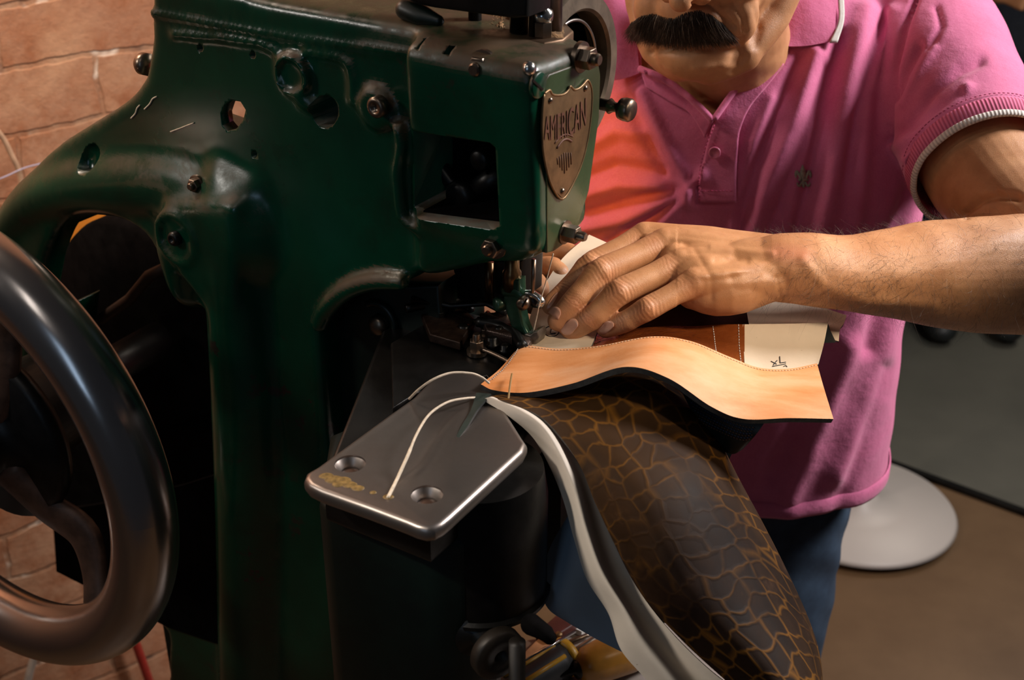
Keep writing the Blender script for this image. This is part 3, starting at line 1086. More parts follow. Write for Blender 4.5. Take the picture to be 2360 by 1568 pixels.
# take-up wheel standing behind the head, thin steel ring inside, thumb knob
wc = FP(1300, 168, -0.045)
tw = B().lathe(wc, MU, [(0.044, -0.012), (0.057, -0.012), (0.0585, -0.010), (0.0585, 0.008), (0.0565, 0.011), (0.046, 0.012), (0.044, 0.010), (0.044, -0.008), (0.0435, -0.012)], 80)
twm = part('tension_wheel', tw, simple('worn_green_brown_paint', (0.15, 0.115, 0.08), 0.42, 0.4, 0.4, 60, 0.3), auto=40)
B().torus(wc + MU * 0.004, MU, 0.037, 0.0013, 60, 8).build('inner_ring', STEEL, twm)
B().lathe(wc, MU, [(0.045, -0.010), (0.045, -0.006), (0.01, -0.006)], 60).build('wheel_web', BLACKM, twm)
k0 = FP(1384, 240, -0.020)
kb = B().lathe(k0, nrm(MU + N * 0.05), [(0.0042, -0.02), (0.0042, 0.006), (0.0056, 0.008), (0.0036, 0.011), (0.0034, 0.015), (0.0075, 0.017), (0.0082, 0.020), (0.0082, 0.024), (0.0070, 0.026), (0.002, 0.0265)], 36)
part('thumb_knob', kb, BOLT)

# lower casting behind the throat
part('throat_casting', B().prism(mp([(728, 735), (750, 690), (830, 655), (1012, 655), (1030, 930), (900, 1010), (740, 1110)], -0.030), -N * 0.06, 0.006), DKGREEN, auto=40)
part('needle_bar_housing', B().prism(mp([(1035, 600), (1205, 600), (1203, 690), (1150, 700), (1060, 690)], -0.052), -N * 0.03, 0.004), DARK, auto=40)
part('casting_ring', B().torus(M(872, 742, -0.028), N, 0.016, 0.003, 48, 12, a0=-1.2, a1=2.2), DKGREEN)
part('casting_boss', B().lathe(M(878, 746, -0.030), N, [(0.0085, 0), (0.0085, 0.005), (0.0065, 0.008), (0.001, 0.009)], 28), BOLT)
part('oval_hole_rim', B().torus(M(938, 868, -0.029), N, 0.021, 0.003, 48, 12), DKGREEN)
part('oval_recess', B().lathe(M(938, 868, -0.032), N, [(0.019, 0), (0.019, 0.0035), (0.001, 0.0035)], 32), DARK)

# bed: steel cloth plate with two countersunk screw holes
zp = lambda x, y, z=BED: Z(x, y, z)
pl_o = [(700, 1103), (712, 1118), (740, 1132), (850, 1171), (935, 1203), (958, 1213), (982, 1219), (1003, 1217), (1022, 1207), (1040, 1192), (1206, 1040), (1215, 1022), (1205, 1008), (1120, 872), (1080, 852), (1020, 858), (985, 880), (950, 915), (900, 950), (730, 1074), (706, 1088)]
pb = B().prism([zp(x, y) for x, y in pl_o], -UZ * 0.011, 0.0040)
holes = [(807, 1069), (984, 1140)]
TEMP.clear()
hcut = []
for x, y in holes:
    q = zp(x, y)
    hcut.append(B().lathe(q, UZ, [(0.0062, -0.0085), (0.0065, -0.006), (0.0098, -0.0015), (0.0100, 0.004)], 48))
plate = part('cloth_plate', pb, STEEL, mods=[cut(x) for x in hcut], auto=32)
for c_ in TEMP:
    bpy.data.objects.remove(c_)
TEMP.clear()
for x, y in holes:
    q = zp(x, y)
    B().lathe(q - UZ * 0.009, UZ, [(0.0060, 0), (0.0058, 0.002), (0.0025, 0.0032), (0.001, 0.0032)], 24).build('plate_screw', RUST, plate)  # dark brown screws paint in the inner shadow of the holes
part('machine_bed', B().prism([zp(x, y, BED - 0.0125) for x, y in [(745, 1100), (990, 1195), (1195, 1020), (1290, 900), (1315, 830), (1265, 755), (1010, 700), (880, 760)]], -UZ * 0.035, 0.004), DARK, auto=40)
part('bed_surface', B().prism([zp(x, y, BED - 0.002) for x, y in [(905, 940), (960, 905), (1120, 865), (1200, 960), (1290, 880), (1300, 825), (1240, 760), (1040, 710), (900, 790)]], -UZ * 0.012, 0.002), DARK, auto=40)
part('lower_casting', B().prism([zp(x, y, BED - 0.045) for x, y in [(735, 1150), (760, 1175), (980, 1250), (1060, 1245), (1142, 1205), (1152, 1120), (1150, 980), (1000, 900), (760, 1000)]], -UZ * 0.31, 0.006), DKGREEN, auto=40)
part('bed_arm', B().prism([zp(x, y, BED - 0.05) for x, y in [(1100, 985), (1296, 1000), (1320, 905), (1120, 880)]], -UZ * 0.150, 0.006), DARK, auto=40)
dr = zp(1105, 1075, BED - 0.02)
part('hook_drum', B().lathe(dr, UZ, [(0.044, -0.100), (0.0475, -0.098), (0.0475, -0.095), (0.045, -0.093), (0.045, -0.02), (0.042, 0.0)], 64), DARK, auto=35)
# hand-sized mechanism bits in the throat
mech = [('feed_lever', [(955, 700), (1010, 715), (1080, 742), (1110, 735), (1125, 722)], 0.004, 0.0022),
        ('feed_bar', [(935, 712), (1000, 700), (1090, 688), (1150, 690)], 0.012, 0.0035),
        ('feed_rod', [(1100, 800), (1150, 822), (1200, 850)], 0.004, 0.0016),
        ('looper_arm', [(1100, 742), (1150, 752), (1185, 770), (1205, 800)], 0.010, 0.004)]
for nm, pp, z, r in mech:
    part(nm, B().tube([zp(x, y, BED + z) for x, y in pp], r, 10, smooth=16), BOLT if r < 0.0023 else DARK)
for x, y, r, h in ((1099, 812, 0.0055, 0.010), (1168, 755, 0.004, 0.014), (1186, 778, 0.0045, 0.010), (1150, 735, 0.003, 0.02), (1120, 775, 0.0035, 0.006), (1015, 745, 0.004, 0.01)):
    part('throat_bolt', B().hexbolt(zp(x, y, BED), UZ, r, h), BOLT if x > 1090 else DARK, auto=30)
for x, y, r, h in ((1060, 700, .003, .012), (1080, 716, .0035, .008), (985, 700, .003, .015), (1135, 800, .004, .008), (1150, 790, .003, .012), (1165, 812, .0035, .006), (1070, 770, .004, .007), (1040, 730, .003, .010), (1195, 765, .0028, .012)):
    part('throat_bolt', B().lathe(zp(x, y, BED), UZ, [(r * 1.3, 0), (r * 1.3, h * .4), (r, h * .45), (r, h), (r * .6, h * 1.1)], 18), DARK)
part('feed_lever', B().tube([zp(x, y, BED + .016) for x, y in [(950, 690), (1040, 706), (1120, 700), (1165, 720)]], [.003, .002, .002, .003], 10), DARK)
part('feed_plate', B().prism([zp(x, y, BED + .006) for x, y in [(970, 720), (1060, 700), (1095, 735), (1060, 790), (990, 770)]], -UZ * .007, .0015), simple('rust_flecked_iron', (0.03, 0.016, 0.010), 0.45, 0.5, 0.6, 90, 0.7, 0.0015), auto=40)
part('feed_block', B().prism([zp(x, y, BED + 0.012) for x, y in [(1105, 720), (1190, 715), (1215, 745), (1180, 775), (1120, 760)]], -UZ * 0.014, 0.003), simple('oily_scuffed_iron', (0.05, 0.032, 0.026), 0.35, 0.7, 0.5, 130, 0.8, 0.0015), auto=40)
part('feed_dog', B().prism([zp(x, y, BED + 0.010) for x, y in [(1196, 742), (1222, 738), (1232, 772), (1214, 800), (1200, 790)]], -UZ * 0.014, 0.002), simple('scratched_steel', (0.30, 0.22, 0.19), 0.35, 0.8, 0.5, 260, 0.9, 0.001), auto=40)
part('brass_stop', B().box(M(995, 868, -0.02), (MU, UZ, N), (0.012, 0.0035, 0.006)), simple('dull_red_brass', (0.10, 0.03, 0.02), 0.3, 0.8, 0.3), auto=40)

# presser foot, screws, needle, thread ring
ftpx = [(1163, 645), (1196, 645), (1198, 690), (1199, 718), (1206, 750), (1214, 768), (1221, 771), (1229, 764), (1238, 763), (1241, 778), (1236, 791), (1222, 799), (1205, 797), (1190, 780), (1176, 752), (1164, 718), (1158, 690)]
foot = part('presser_foot', B().prism(mp(ftpx, -0.036), -N * 0.010, 0.0022), simple('green_scuffed_foot', (0.012, 0.040, 0.022), 0.3, 0.3, 0.5, 60, 0.3), auto=50)
B().prism(mp([(1205, 771), (1214, 770), (1221, 773), (1229, 765), (1238, 764), (1242, 778), (1237, 793), (1222, 801), (1205, 799), (1192, 784)], -0.0352), -N * 0.0115, 0.0015).build('foot_sole', simple('grey_foot_steel', (0.20, 0.17, 0.14), 0.4, 0.7, 0.4, 90, 0.2), foot, auto=50)
part('presser_shaft', B().lathe(M(1180, 655, -0.041), UZ, [(0.0068, -0.004), (0.0068, 0.010), (0.0055, 0.012), (0.0055, 0.03)], 28), simple('oily_bronze', (0.11, 0.06, 0.025), 0.28, 0.85, 0.4, 50, 0.1))
part('side_bar', B().lathe(M(1128, 690, -0.045), UZ, [(0.0035, 0), (0.0035, 0.03)], 20), simple('oily_bronze_bar', (0.09, 0.045, 0.02), 0.3, 0.85, 0.4, 50, 0.1))
sc1 = part('foot_screw', B().lathe(M(1149, 701, -0.036), nrm(N - MU * 0.7), [(0.0052, -0.006), (0.0055, 0.001), (0.0045, 0.003), (0.001, 0.0033)], 24), simple('green_screw', (0.02, 0.05, 0.03), 0.3, 0.3, 0.4, 60, 0.2))
sc2 = part('foot_screw', B().lathe(M(1207, 698, -0.034), nrm(N + MU * 0.25), [(0.0048, -0.010), (0.0048, 0.003), (0.0040, 0.0045), (0.001, 0.0048)], 24), BOLT)
B().box(M(1209, 698, -0.0288), (nrm(UZ + MU * 0.5), nrm(MU - UZ * 0.5), N), (0.0042, 0.0006, 0.0006)).build('slot', DARK, sc2, smooth=False)
part('foot_lug', B().blob(mp([(1170, 668), (1196, 672), (1212, 688)], -0.040), [0.0055, 0.005, 0.0045], 16), simple('green_foot_lug', (0.010, 0.036, 0.018), 0.3, 0.2, 0.4, 60, 0.2))
hk = mp([(1200, 678), (1222, 677), (1238, 684), (1248, 695), (1247, 702), (1238, 702)], -0.041)
part('thread_hook', B().tube(cr(hk, 24), [0.003] * 8 + [0.0028] * 8 + [0.0022] * 8, 12), CHROME)
part('hook_clamp', B().blob(mp([(1228, 690), (1236, 700), (1242, 704)], -0.042), [0.0042, 0.004, 0.0025], 14), DARK)
part('needle', B().tube(mp([(1230, 598), (1229, 650), (1227, 690), (1226, 709)], -0.040), [0.0017, 0.0016, 0.0011, 0.0004], 12), mat_steel('needle_steel', (0.22, 0.16, 0.12), 0.28, 0.4, 40))

# handwheel
WY = TH - 0.043
WN = np.array([-math.sin(WY), -math.cos(WY), 0.0])
WU = np.array([math.cos(WY), -math.sin(WY), 0.0])
wcen = M(-55, 1021, 0.13)
hw = part('handwheel', B().torus(wcen, WN, 0.1935, 0.0267, 160, 40), WHEEL)


def wp(a, r, w=0.0):
    return wcen + (WU * math.cos(a) + UZ * math.sin(a)) * r + WN * w


for k, a in enumerate((-0.92, -0.92 + 2.1, -0.92 + 4.2)):
    s_ = B().tube([wp(a + 0.02, 0.03, -0.01), wp(a + 0.02, 0.075, -0.02), wp(a + 0.12, 0.115, -0.028), wp(a + 0.05, 0.15, -0.02), wp(a - 0.02, 0.185, -0.004)],
                  [(0.021, 0.012), (0.019, 0.010), (0.020, 0.010), (0.014, 0.009), (0.015, 0.010)], 18, ref=WN, smooth=24)
    s_.build('spoke', RUST, hw)
B().lathe(wcen, WN, [(0.040, -0.09), (0.046, -0.085), (0.050, -0.03), (0.082, -0.03), (0.085, -0.022), (0.080, -0.014), (0.045, -0.012), (0.034, 0.0), (0.030, 0.010), (0.020, 0.012), (0.018, 0.02), (0.001, 0.02)], 48).build('hub', DARK, hw)
B().hexbolt(wp(0.3, 0.028, 0.008), WN, 0.007, 0.006).build('hub_bolt', BOLT, hw, auto=30)
part('drive_shaft', B().lathe(wcen - WN * 0.08, -WN, [(0.018, 0), (0.018, 0.14)], 24), DARK)
# dark guts behind the frame opening
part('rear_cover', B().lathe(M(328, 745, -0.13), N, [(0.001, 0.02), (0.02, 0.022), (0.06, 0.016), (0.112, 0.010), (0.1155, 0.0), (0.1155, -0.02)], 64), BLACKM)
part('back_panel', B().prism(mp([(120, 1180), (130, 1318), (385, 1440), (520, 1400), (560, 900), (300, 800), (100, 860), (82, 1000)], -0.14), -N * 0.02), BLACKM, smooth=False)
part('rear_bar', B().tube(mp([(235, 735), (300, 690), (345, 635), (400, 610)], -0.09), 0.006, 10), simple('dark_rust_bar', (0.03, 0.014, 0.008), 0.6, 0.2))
part('lower_shade_panel', B().prism(mp([(122, 1180), (130, 1318), (385, 1446), (545, 1500), (545, 1080), (420, 1120), (250, 1160)], -0.004), -N * 0.006), BLACKM, smooth=False)  # black sheet added over the base ledge to paint it as shade
gr = B()
for x, y, a_ in ((752, 1098, .004), (770, 1106, .005), (790, 1108, .0045), (806, 1118, .004), (825, 1126, .0035), (778, 1118, .003), (895, 1146, .003), (860, 1136, .002)):
    gr.ell(zp(x, y), (a_ * 1.3, a_, .0007))
gr.build('old_grease', simple('yellow_brown_grease', (0.20, 0.12, 0.035), 0.5, 0, 0.5, 400, 0.8), plate, remesh=0.0006, relax=2)
# pulley and shafts below
pu = P(1146, 1505, 0.845)
pw = part('bobbin_wheel', B().lathe(pu, nrm(MU * 0.9 + N * 0.45), [(0.004, -0.006), (0.017, -0.005), (0.0185, -0.003), (0.0185, 0.003), (0.017, 0.005), (0.005, 0.005), (0.0045, 0.001), (0.001, 0.001)], 40), simple('dark_brown_iron', (0.030, 0.022, 0.016), 0.45, 0.3, 0.4, 60, 0.3))
part('bobbin_shaft', B().lathe(pu - nrm(MU * 0.9 + N * 0.45) * 0.05, nrm(MU * 0.9 + N * 0.45), [(0.014, 0), (0.016, 0.004), (0.016, 0.012), (0.011, 0.014), (0.011, 0.02), (0.018, 0.022), (0.018, 0.028), (0.009, 0.030), (0.008, 0.05)], 36), DARK)
ps = Z(1192, 1480, 1.14)
part('support_post', B().lathe(ps, UZ, [(0.0055, -0.22), (0.0055, 0.0)], 20), simple('brown_post', (0.022, 0.017, 0.013), 0.5, 0.3))
part('lug', B().blob([Z(1225, 1440, 1.16), Z(1262, 1462, 1.16), Z(1268, 1472, 1.155)], [0.007, 0.005, 0.004], 14), BLACKM)
# pedestal to the floor
q0, q1 = M(385, 1500, -0.02), M(1000, 1500, -0.02)
u0, u1 = np.dot(q0 - MO, MU), np.dot(q1 - MO, MU)
zb = M(600, 1560, 0)[2]
base = lambda u, w, z: np.array([*(MO + MU * u + N * w)[:2], z])
pd = B().prism([base(u0, -0.02, zb), base(u1 - 0.08, -0.02, zb), base(u1 - 0.08, -0.18, zb), base(u0, -0.18, zb)], -UZ * (zb - 0.04), 0.01)
pd.prism([base(u0 - 0.06, 0.04, 0.04), base(u1 - 0.02, 0.04, 0.04), base(u1 - 0.02, -0.24, 0.04), base(u0 - 0.06, -0.24, 0.04)], -UZ * 0.04, 0.008)
part('pedestal', pd, DKGREEN, auto=40)

# sawdust on top of the arm
sd_b = B()
za = M(640, 6, 0)[2]
def dust_patch(poly, z, amp, n=26):
    c0, c1, c2, c3 = [Z(x, y, z) for x, y in poly]
    g_ = []
    for i in range(n):
        row = []
        for j in range(n):
            a, bb = i / (n - 1), j / (n - 1)
            p = (c0 * (1 - bb) + c1 * bb) * (1 - a) + (c3 * (1 - bb) + c2 * bb) * a
            e = min(1, 4 * min(a, 1 - a, bb, 1 - bb))
            row.append(p + UZ * (amp * e * (0.6 + 0.4 * random.random()) - 0.0006) + np.array([random.uniform(-1, 1), random.uniform(-1, 1), 0]) * 0.0006)
        g_.append(row)
    sd_b.grid(g_)
dust_patch([(1003, 52), (1085, 62), (1085, 20), (1000, 14)], zt + 0.0006, 0.003)
dust_patch([(1112, 76), (1172, 84), (1176, 36), (1112, 26)], zt + 0.0006, 0.004)
dust_patch([(1210, 82), (1300, 86), (1300, 62), (1215, 52)], zt + 0.0006, 0.0015)
sdo = sd_b.build('sawdust', DUST)
tag(sdo, 'pale brown sawdust lying on top of the green machine head', 'sawdust', kind='stuff')

# fluff and short thread ends on the shoulder
for k, (pp, lb) in enumerate((([(302, 273), (312, 262), (316, 250), (322, 243)], 'tiny curled grey thread end on the green shoulder, beside the upper of two scraps'),
                              ([(333, 252), (345, 240), (352, 228), (361, 223)], 'short grey thread scrap pointing up on the green shoulder of the machine'),
                              ([(393, 304), (415, 296), (430, 290), (446, 284)], 'straight pale thread scrap lowest on the dusty green shoulder'))):
    q = []
    for x, y in pp:
        h = hit(MBV, x, y, 0.001)
        if h is not None:
            q.append(h)
    if len(q) > 2:
        tag(B().tube(cr(q, 14), 0.0007, 6).build('thread_scrap', THREAD), lb, 'thread', 'thread scraps on the machine shoulder')

# ================================================================== BOOT UPPER BEING SEWN
bo = Z(1300, 860, BED)
boot = empty('boot_upper', tuple(bo), 'unfinished boot upper with crackled brown shaft, cream lining and tan strip under the needle', 'boot upper')


def sheet(name, rows, n, m, mat, thick=0.002, parent=None, post=None, edge=None, flip=False):
    """smooth leather sheet with real thickness; edge material on its rim and back"""
    g_ = loft(LP(rows), n, m)
    if flip:
        g_ = g_[:, ::-1]
    b_ = B().grid(g_)
    du = np.gradient(g_, axis=1)
    dv = np.gradient(g_, axis=0)
    nn = np.cross(du, dv)
    nn /= np.linalg.norm(nn, axis=2, keepdims=True) + 1e-12
    # make it point to the camera
    if np.sum(nn * (g_ - CAM)) > 0:
        nn = -nn
    back = g_ - nn * thick
    o0 = len(b_.v)
    b_.grid(back)
    K = n * m
    R_ = [(0, j) for j in range(m)] + [(i, m - 1) for i in range(1, n)] + [(n - 1, j) for j in range(m - 2, -1, -1)] + [(i, 0) for i in range(n - 2, 0, -1)]
    nf = len(b_.f)
    for k in range(len(R_)):
        a, c_ = R_[k], R_[(k + 1) % len(R_)]
        ia, ic = a[0] * m + a[1], c_[0] * m + c_[1]
        b_.f.append((ia, ic, ic + K, ia + K))
    front_n = (n - 1) * (m - 1)
    ob = b_.build(name, [mat, edge or RAW], parent or boot)
    mi = np.zeros(len(ob.data.polygons), np.int32)
    mi[front_n:] = 1
    ob.data.polygons.foreach_set('material_index', mi)
    sharp_edges(ob.data, 55)
    return ob, g_, nn


def stitches(name, pts, parent, mat, ln=0.0022, gap=0.0009, r=0.00035, off=None):
    pts = np.asarray(pts)
    d = np.r_[0, np.cumsum(np.linalg.norm(np.diff(pts, axis=0), axis=1))]
    b_ = B()
    s0 = 0
    while s0 + ln < d[-1]:
        q = [np.array([np.interp(t, d, pts[:, k]) for k in range(3)]) for t in (s0, s0 + ln * 0.5, s0 + ln)]
        if off is not None:
            q[1] = q[1] + off * r
        b_.tube(q, [r * 0.7, r, r * 0.7], 6)
        s0 += ln + gap
    return b_.build(name, mat, parent)


# tan strip, wavy, folded down from the seam
top = [(1185, 812, .928), (1212, 797, .930), (1290, 804, .924), (1380, 797, .918), (1500, 776, .908), (1590, 786, .908), (1680, 822, .912), (1750, 848, .916), (1820, 850, .920), (1883, 838, .925)]
mid = [(1150, 852, .910), (1185, 850, .908), (1270, 858, .902), (1370, 842, .894), (1490, 812, .884), (1585, 838, .882), (1670, 885, .884), (1745, 908, .888), (1830, 910, .894), (1900, 898, .902)]
bot = [(1108, 886, .892), (1140, 900, .888), (1215, 905, .882), (1320, 884, .874), (1440, 846, .866), (1540, 872, .862), (1640, 938, .862), (1715, 966, .868), (1820, 964, .876), (1921, 966, .884)]
tan_o, tg, tn = sheet('tan_strip', [top, mid, bot], 30, 130, TAN, 0.0042, edge=simple('dark_raw_edge', (0.035, 0.034, 0.033), 0.8, 0, 0.4, 260, 0.6))
tan_o['label'] = 'pale tan wavy leather strip'
st = tg[0:1, 4:]
seam = tg[1, 6:] + tn[1, 6:] * 0.0003
stitches('seam_stitching', seam, tan_o, THREAD, 0.0016, 0.0007, 0.00028)
stitches('end_stitching', np.array([tg[i_, 8 - i_ // 6] + tn[i_, 8 - i_ // 6] * 0.0006 for i_ in range(0, 27)]), tan_o, simple('grey_thread', (0.40, 0.34, 0.28), 0.6, 0, 0.3, 300, 0.3), 0.0014, 0.0006, 0.00045)
B().tube(cr([P(1180, 862, .896), P(1176, 885, .886), P(1171, 925, .876)], 10), [0.0007] * 10, 8).build('bristle', simple('straw_brown', (0.30, 0.17, 0.05), 0.6), tan_o)

# cream lining tongue under the hand, marked with a circled L
r0 = [(1358, 541, 1.050), (1400, 560, 1.045), (1450, 583, 1.040), (1500, 610, 1.03)]
r1 = [(1292, 601, 1.022), (1345, 622, 1.018), (1420, 640, 1.010), (1490, 650, 1.005)]
r2 = [(1236, 692, .992), (1290, 700, .988), (1350, 702, .986), (1420, 704, .984)]
r3 = [(1216, 755, .966), (1270, 755, .964), (1330, 752, .963), (1385, 750, .962)]
r4 = [(1212, 803, .936), (1260, 806, .934), (1315, 806, .931), (1361, 802, .929)]
cr_o, cg, cn = sheet('cream_tongue', [r0, r1, r2, r3, r4], 44, 50, CREAM, 0.0016)
cr_o['label'] = 'cream lining tongue marked with a circled L'
CT = bvh(cr_o)


def ink(tree, strokes, parent, name='marker_writing', r=0.00035, mat=INK, off=0.0004):
    b_ = B()
    for s_ in strokes:
        q = [hit(tree, x, y, off) for x, y in s_]
        q = [x for x in q if x is not None]
        if len(q) > 1:
            b_.tube(cr(q, max(8, len(q) * 2)), r, 6)
    if b_.v:
        return b_.build(name, mat, parent)


circ = [(1271 + 17 * math.cos(a), 764 + 12 * math.sin(a)) for a in np.linspace(-3.6, 2.9, 26)]
ink(CT, [circ, [(1271, 757), (1269, 769), (1280, 770)], [(1269, 769), (1281, 768)]], cr_o)

# glossy brown panel and cream XL panel
b0 = [(1330, 800, .962), (1360, 770, .968), (1450, 745, .972), (1600, 700, .985), (1690, 700, .99), (1723, 745, .965)]
b0 = [(1360, 780, .960), (1430, 762, .962), (1530, 752, .958), (1600, 752, .954), (1660, 748, .950), (1716, 748, .948)]
b1 = [(1362, 800, .940), (1430, 785, .935), (1530, 778, .930), (1600, 785, .930), (1665, 800, .930), (1716, 800, .932)]
b2 = [(1364, 806, .926), (1430, 795, .920), (1530, 785, .912), (1600, 796, .912), (1670, 825, .915), (1716, 842, .917)]
br_o, bgd, bn = sheet('brown_panel', [b0, b1, b2], 30, 60, BROWN, 0.0016, edge=BROWN)
br_o['label'] = 'glossy chestnut brown panel with two rows of white stitching'
BT = bvh(br_o)
for xs in ([(1643, 752), (1646, 775), (1649, 800), (1654, 830)], [(1702, 748), (1703, 775), (1704, 800), (1708, 838)]):
    q = [hit(BT, x, y, 0.0004) for x, y in cr([(a, b_, 0) for a, b_ in xs], 24)[:, :2]]
    q = [x for x in q if x is not None]
    if len(q) > 3:
        stitches('white_stitching', q, br_o, simple('white_thread', (0.75, 0.70, 0.62), 0.6), 0.0019, 0.0011, 0.00035)
x0 = [(1712, 748, .948), (1760, 747, .952), (1830, 746, .956), (1885, 744, .960), (1909, 741, .962)]
x1 = [(1714, 795, .934), (1765, 800, .938), (1830, 798, .942), (1880, 795, .946), (1899, 792, .948)]
x2 = [(1716, 842, .916), (1760, 852, .917), (1820, 854, .919), (1870, 846, .923), (1886, 840, .925)]
xl_o, xg, xn = sheet('cream_panel', [x0, x1, x2], 30, 50, CREAM, 0.0016, edge=BLACKL)
xl_o['label'] = 'cream leather end panel inked XL'
XT = bvh(xl_o)
ink(XT, [[(1777, 833), (1790, 840)], [(1791, 831), (1782, 842)], [(1797, 822), (1798, 837)], [(1798, 837), (1811, 835)], [(1780, 845), (1796, 842), (1811, 839)], [(1806, 845), (1811, 843), (1814, 846)]], xl_o, r=0.00032)
# second layer behind: a light fold seen under the wrist
y0 = [(1716, 690, .985), (1780, 690, .99), (1850, 695, .995), (1951, 727, 1.0)]
y1 = [(1722, 725, .978), (1780, 728, .982), (1860, 735, .986), (1945, 745, .99)]
y2 = [(1726, 748, .966), (1780, 748, .97), (1860, 745, .972), (1936, 760, .976)]
y3 = [(1730, 775, .968), (1790, 775, .972), (1870, 770, .974), (1933, 787, .970)]
y_o, _, _ = sheet('cream_back_layer', [y0, y1, y2, y3], 30, 40, mat_cream('pale_cream_leather', (0.72, 0.56, 0.42)), 0.0016, edge=BLACKL)
z0 = [(1908, 744, .963), (1914, 762, .966), (1925, 785, .970)]
z1 = [(1900, 790, .953), (1912, 790, .960), (1926, 789, .969)]
sheet('fold_inside', [z0, z1], 12, 12, BLACKL, 0.0012, edge=BLACKL)
# brown wine-coloured layer just behind, under the heel of the hand
w0 = [(1440, 690, .99), (1600, 700, .995), (1680, 715, .99), (1728, 722, .985)]
w1 = [(1380, 800, .960), (1500, 800, .966), (1640, 790, .964), (1722, 775, .962)]  # lower edge drawn down to paint in shadowed brown leather
w_o, wg, wn_ = sheet('wine_brown_layer', [w0, w1], 16, 40, simple('wine_brown_leather', (0.045, 0.012, 0.012), 0.3, 0, 0.3, 40, 0.2), 0.0014)
stitches('wine_stitching', wg[9, 2:] + wn_[9, 2:] * 0.0004, w_o, RUST, 0.0016, 0.0009, 0.0003)

# crackled brown shaft hanging down in a half tube
L_ = [(1122, 914, .880), (1175, 930, .868), (1255, 968, .862), (1330, 1062, .850), (1372, 1160, .843), (1420, 1262, .838), (1480, 1372, .834), (1570, 1475, .832), (1690, 1585, .832), (1800, 1680, .832)]
C1 = [(1250, 895, .905), (1300, 905, .896), (1370, 930, .880), (1430, 1030, .848), (1480, 1130, .826), (1530, 1240, .816), (1590, 1350, .812), (1670, 1450, .810), (1770, 1560, .808), (1850, 1660, .806)]
C2 = [(1400, 850, .925), (1450, 850, .918), (1510, 890, .905), (1560, 990, .878), (1610, 1090, .855), (1660, 1190, .845), (1720, 1300, .842), (1780, 1410, .838), (1850, 1530, .834), (1895, 1640, .832)]
C3 = [(1500, 850, .945), (1560, 870, .945), (1610, 930, .938), (1650, 1000, .925), (1700, 1100, .912), (1762, 1215, .908), (1822, 1335, .905), (1868, 1440, .902), (1893, 1530, .900), (1898, 1640, .898)]
C4 = [(1480, 860, .965), (1540, 880, .965), (1590, 940, .965), (1625, 1010, .965), (1675, 1110, .962), (1735, 1225, .958), (1795, 1345, .955), (1840, 1450, .952), (1866, 1540, .95), (1870, 1640, .948)]
rows = [[L_[i], C1[i], C2[i], C3[i], C4[i]] for i in range(len(L_))]
cro, crg, crn = sheet('shaft', rows, 110, 60, CROC, 0.0028, flip=False)
cro['label'] = 'dark brown crackled leather shaft hanging down'
# lining: cream band in the light, curling back to the shaft edge
cl0 = [(1110, 921, .878), (1175, 962, .868), (1236, 1020, .868), (1290, 1130, .862), (1322, 1240, .860), (1352, 1335, .860), (1402, 1415, .860), (1432, 1500, .860), (1500, 1580, .860), (1570, 1680, .860)]
cl1 = [(1130, 915, .876), (1205, 948, .862), (1262, 1000, .853), (1318, 1110, .845), (1352, 1225, .842), (1388, 1320, .842), (1440, 1405, .842), (1482, 1480, .842), (1552, 1570, .842), (1630, 1680, .842)]
cl2 = [(1140, 916, .880), (1218, 945, .872), (1280, 1000, .864), (1340, 1100, .860), (1375, 1215, .862), (1412, 1320, .866), (1470, 1410, .868), (1530, 1490, .868), (1610, 1580, .868), (1690, 1680, .868)]
cl3 = [(1150, 920, .882), (1230, 952, .874), (1300, 1020, .868), (1365, 1120, .864), (1410, 1240, .866), (1465, 1350, .868), (1540, 1450, .868), (1630, 1540, .868), (1720, 1610, .868), (1810, 1690, .868)]
rows = [[cl0[i], cl1[i], cl2[i], cl3[i]] for i in range(len(cl0))]
sheet('cream_lining', rows, 90, 36, CREAM2, 0.0020)
# back lining, its cool shade put into the blue grey colour
bl0 = [(1318, 1175, .885), (1268, 1262, .888), (1247, 1345, .890), (1262, 1402, .892), (1312, 1438, .894)]
bl1 = [(1360, 1240, .880), (1330, 1300, .884), (1330, 1370, .886), (1350, 1420, .888), (1390, 1482, .890)]
bl2 = [(1420, 1300, .880), (1420, 1360, .884), (1440, 1420, .886), (1460, 1470, .888), (1490, 1530, .890)]
sheet('shaded_back_lining', [[bl0[i], bl1[i], bl2[i]] for i in range(5)], 30, 30, BLUEG, 0.0020)
# dark stitched layer under the right end of the strip
k0_ = [(1560, 880, .905), (1640, 930, .900), (1710, 965, .895), (1762, 975, .893)]
k1_ = [(1600, 960, .915), (1660, 990, .905), (1710, 1010, .900), (1740, 1005, .896)]
k2_ = [(1640, 1030, .925), (1665, 1040, .92), (1690, 1047, .915), (1712, 1036, .91)]
ko, kg, kn = sheet('dark_stitched_layer', [k0_, k1_, k2_], 34, 50, BLACKL, 0.002, edge=BLACKL)
cols = [simple('blue_thread', (0.03, 0.05, 0.14), 0.5), simple('rust_thread', (0.13, 0.045, 0.02), 0.5)]
for i in range(6, 20, 2):
    stitches('row_stitching', kg[i, 3:46] + kn[i, 3:46] * 0.0004, ko, cols[(i // 2) % 2], 0.0013, 0.0009, 0.00028)
sheet('dark_tab', [[(1645, 1030, .93), (1690, 1040, .93)], [(1662, 1050, .93), (1680, 1060, .93)], [(1668, 1075, .93), (1672, 1076, .93)]], 10, 8, BLACKL, 0.0015, edge=BLACKL)
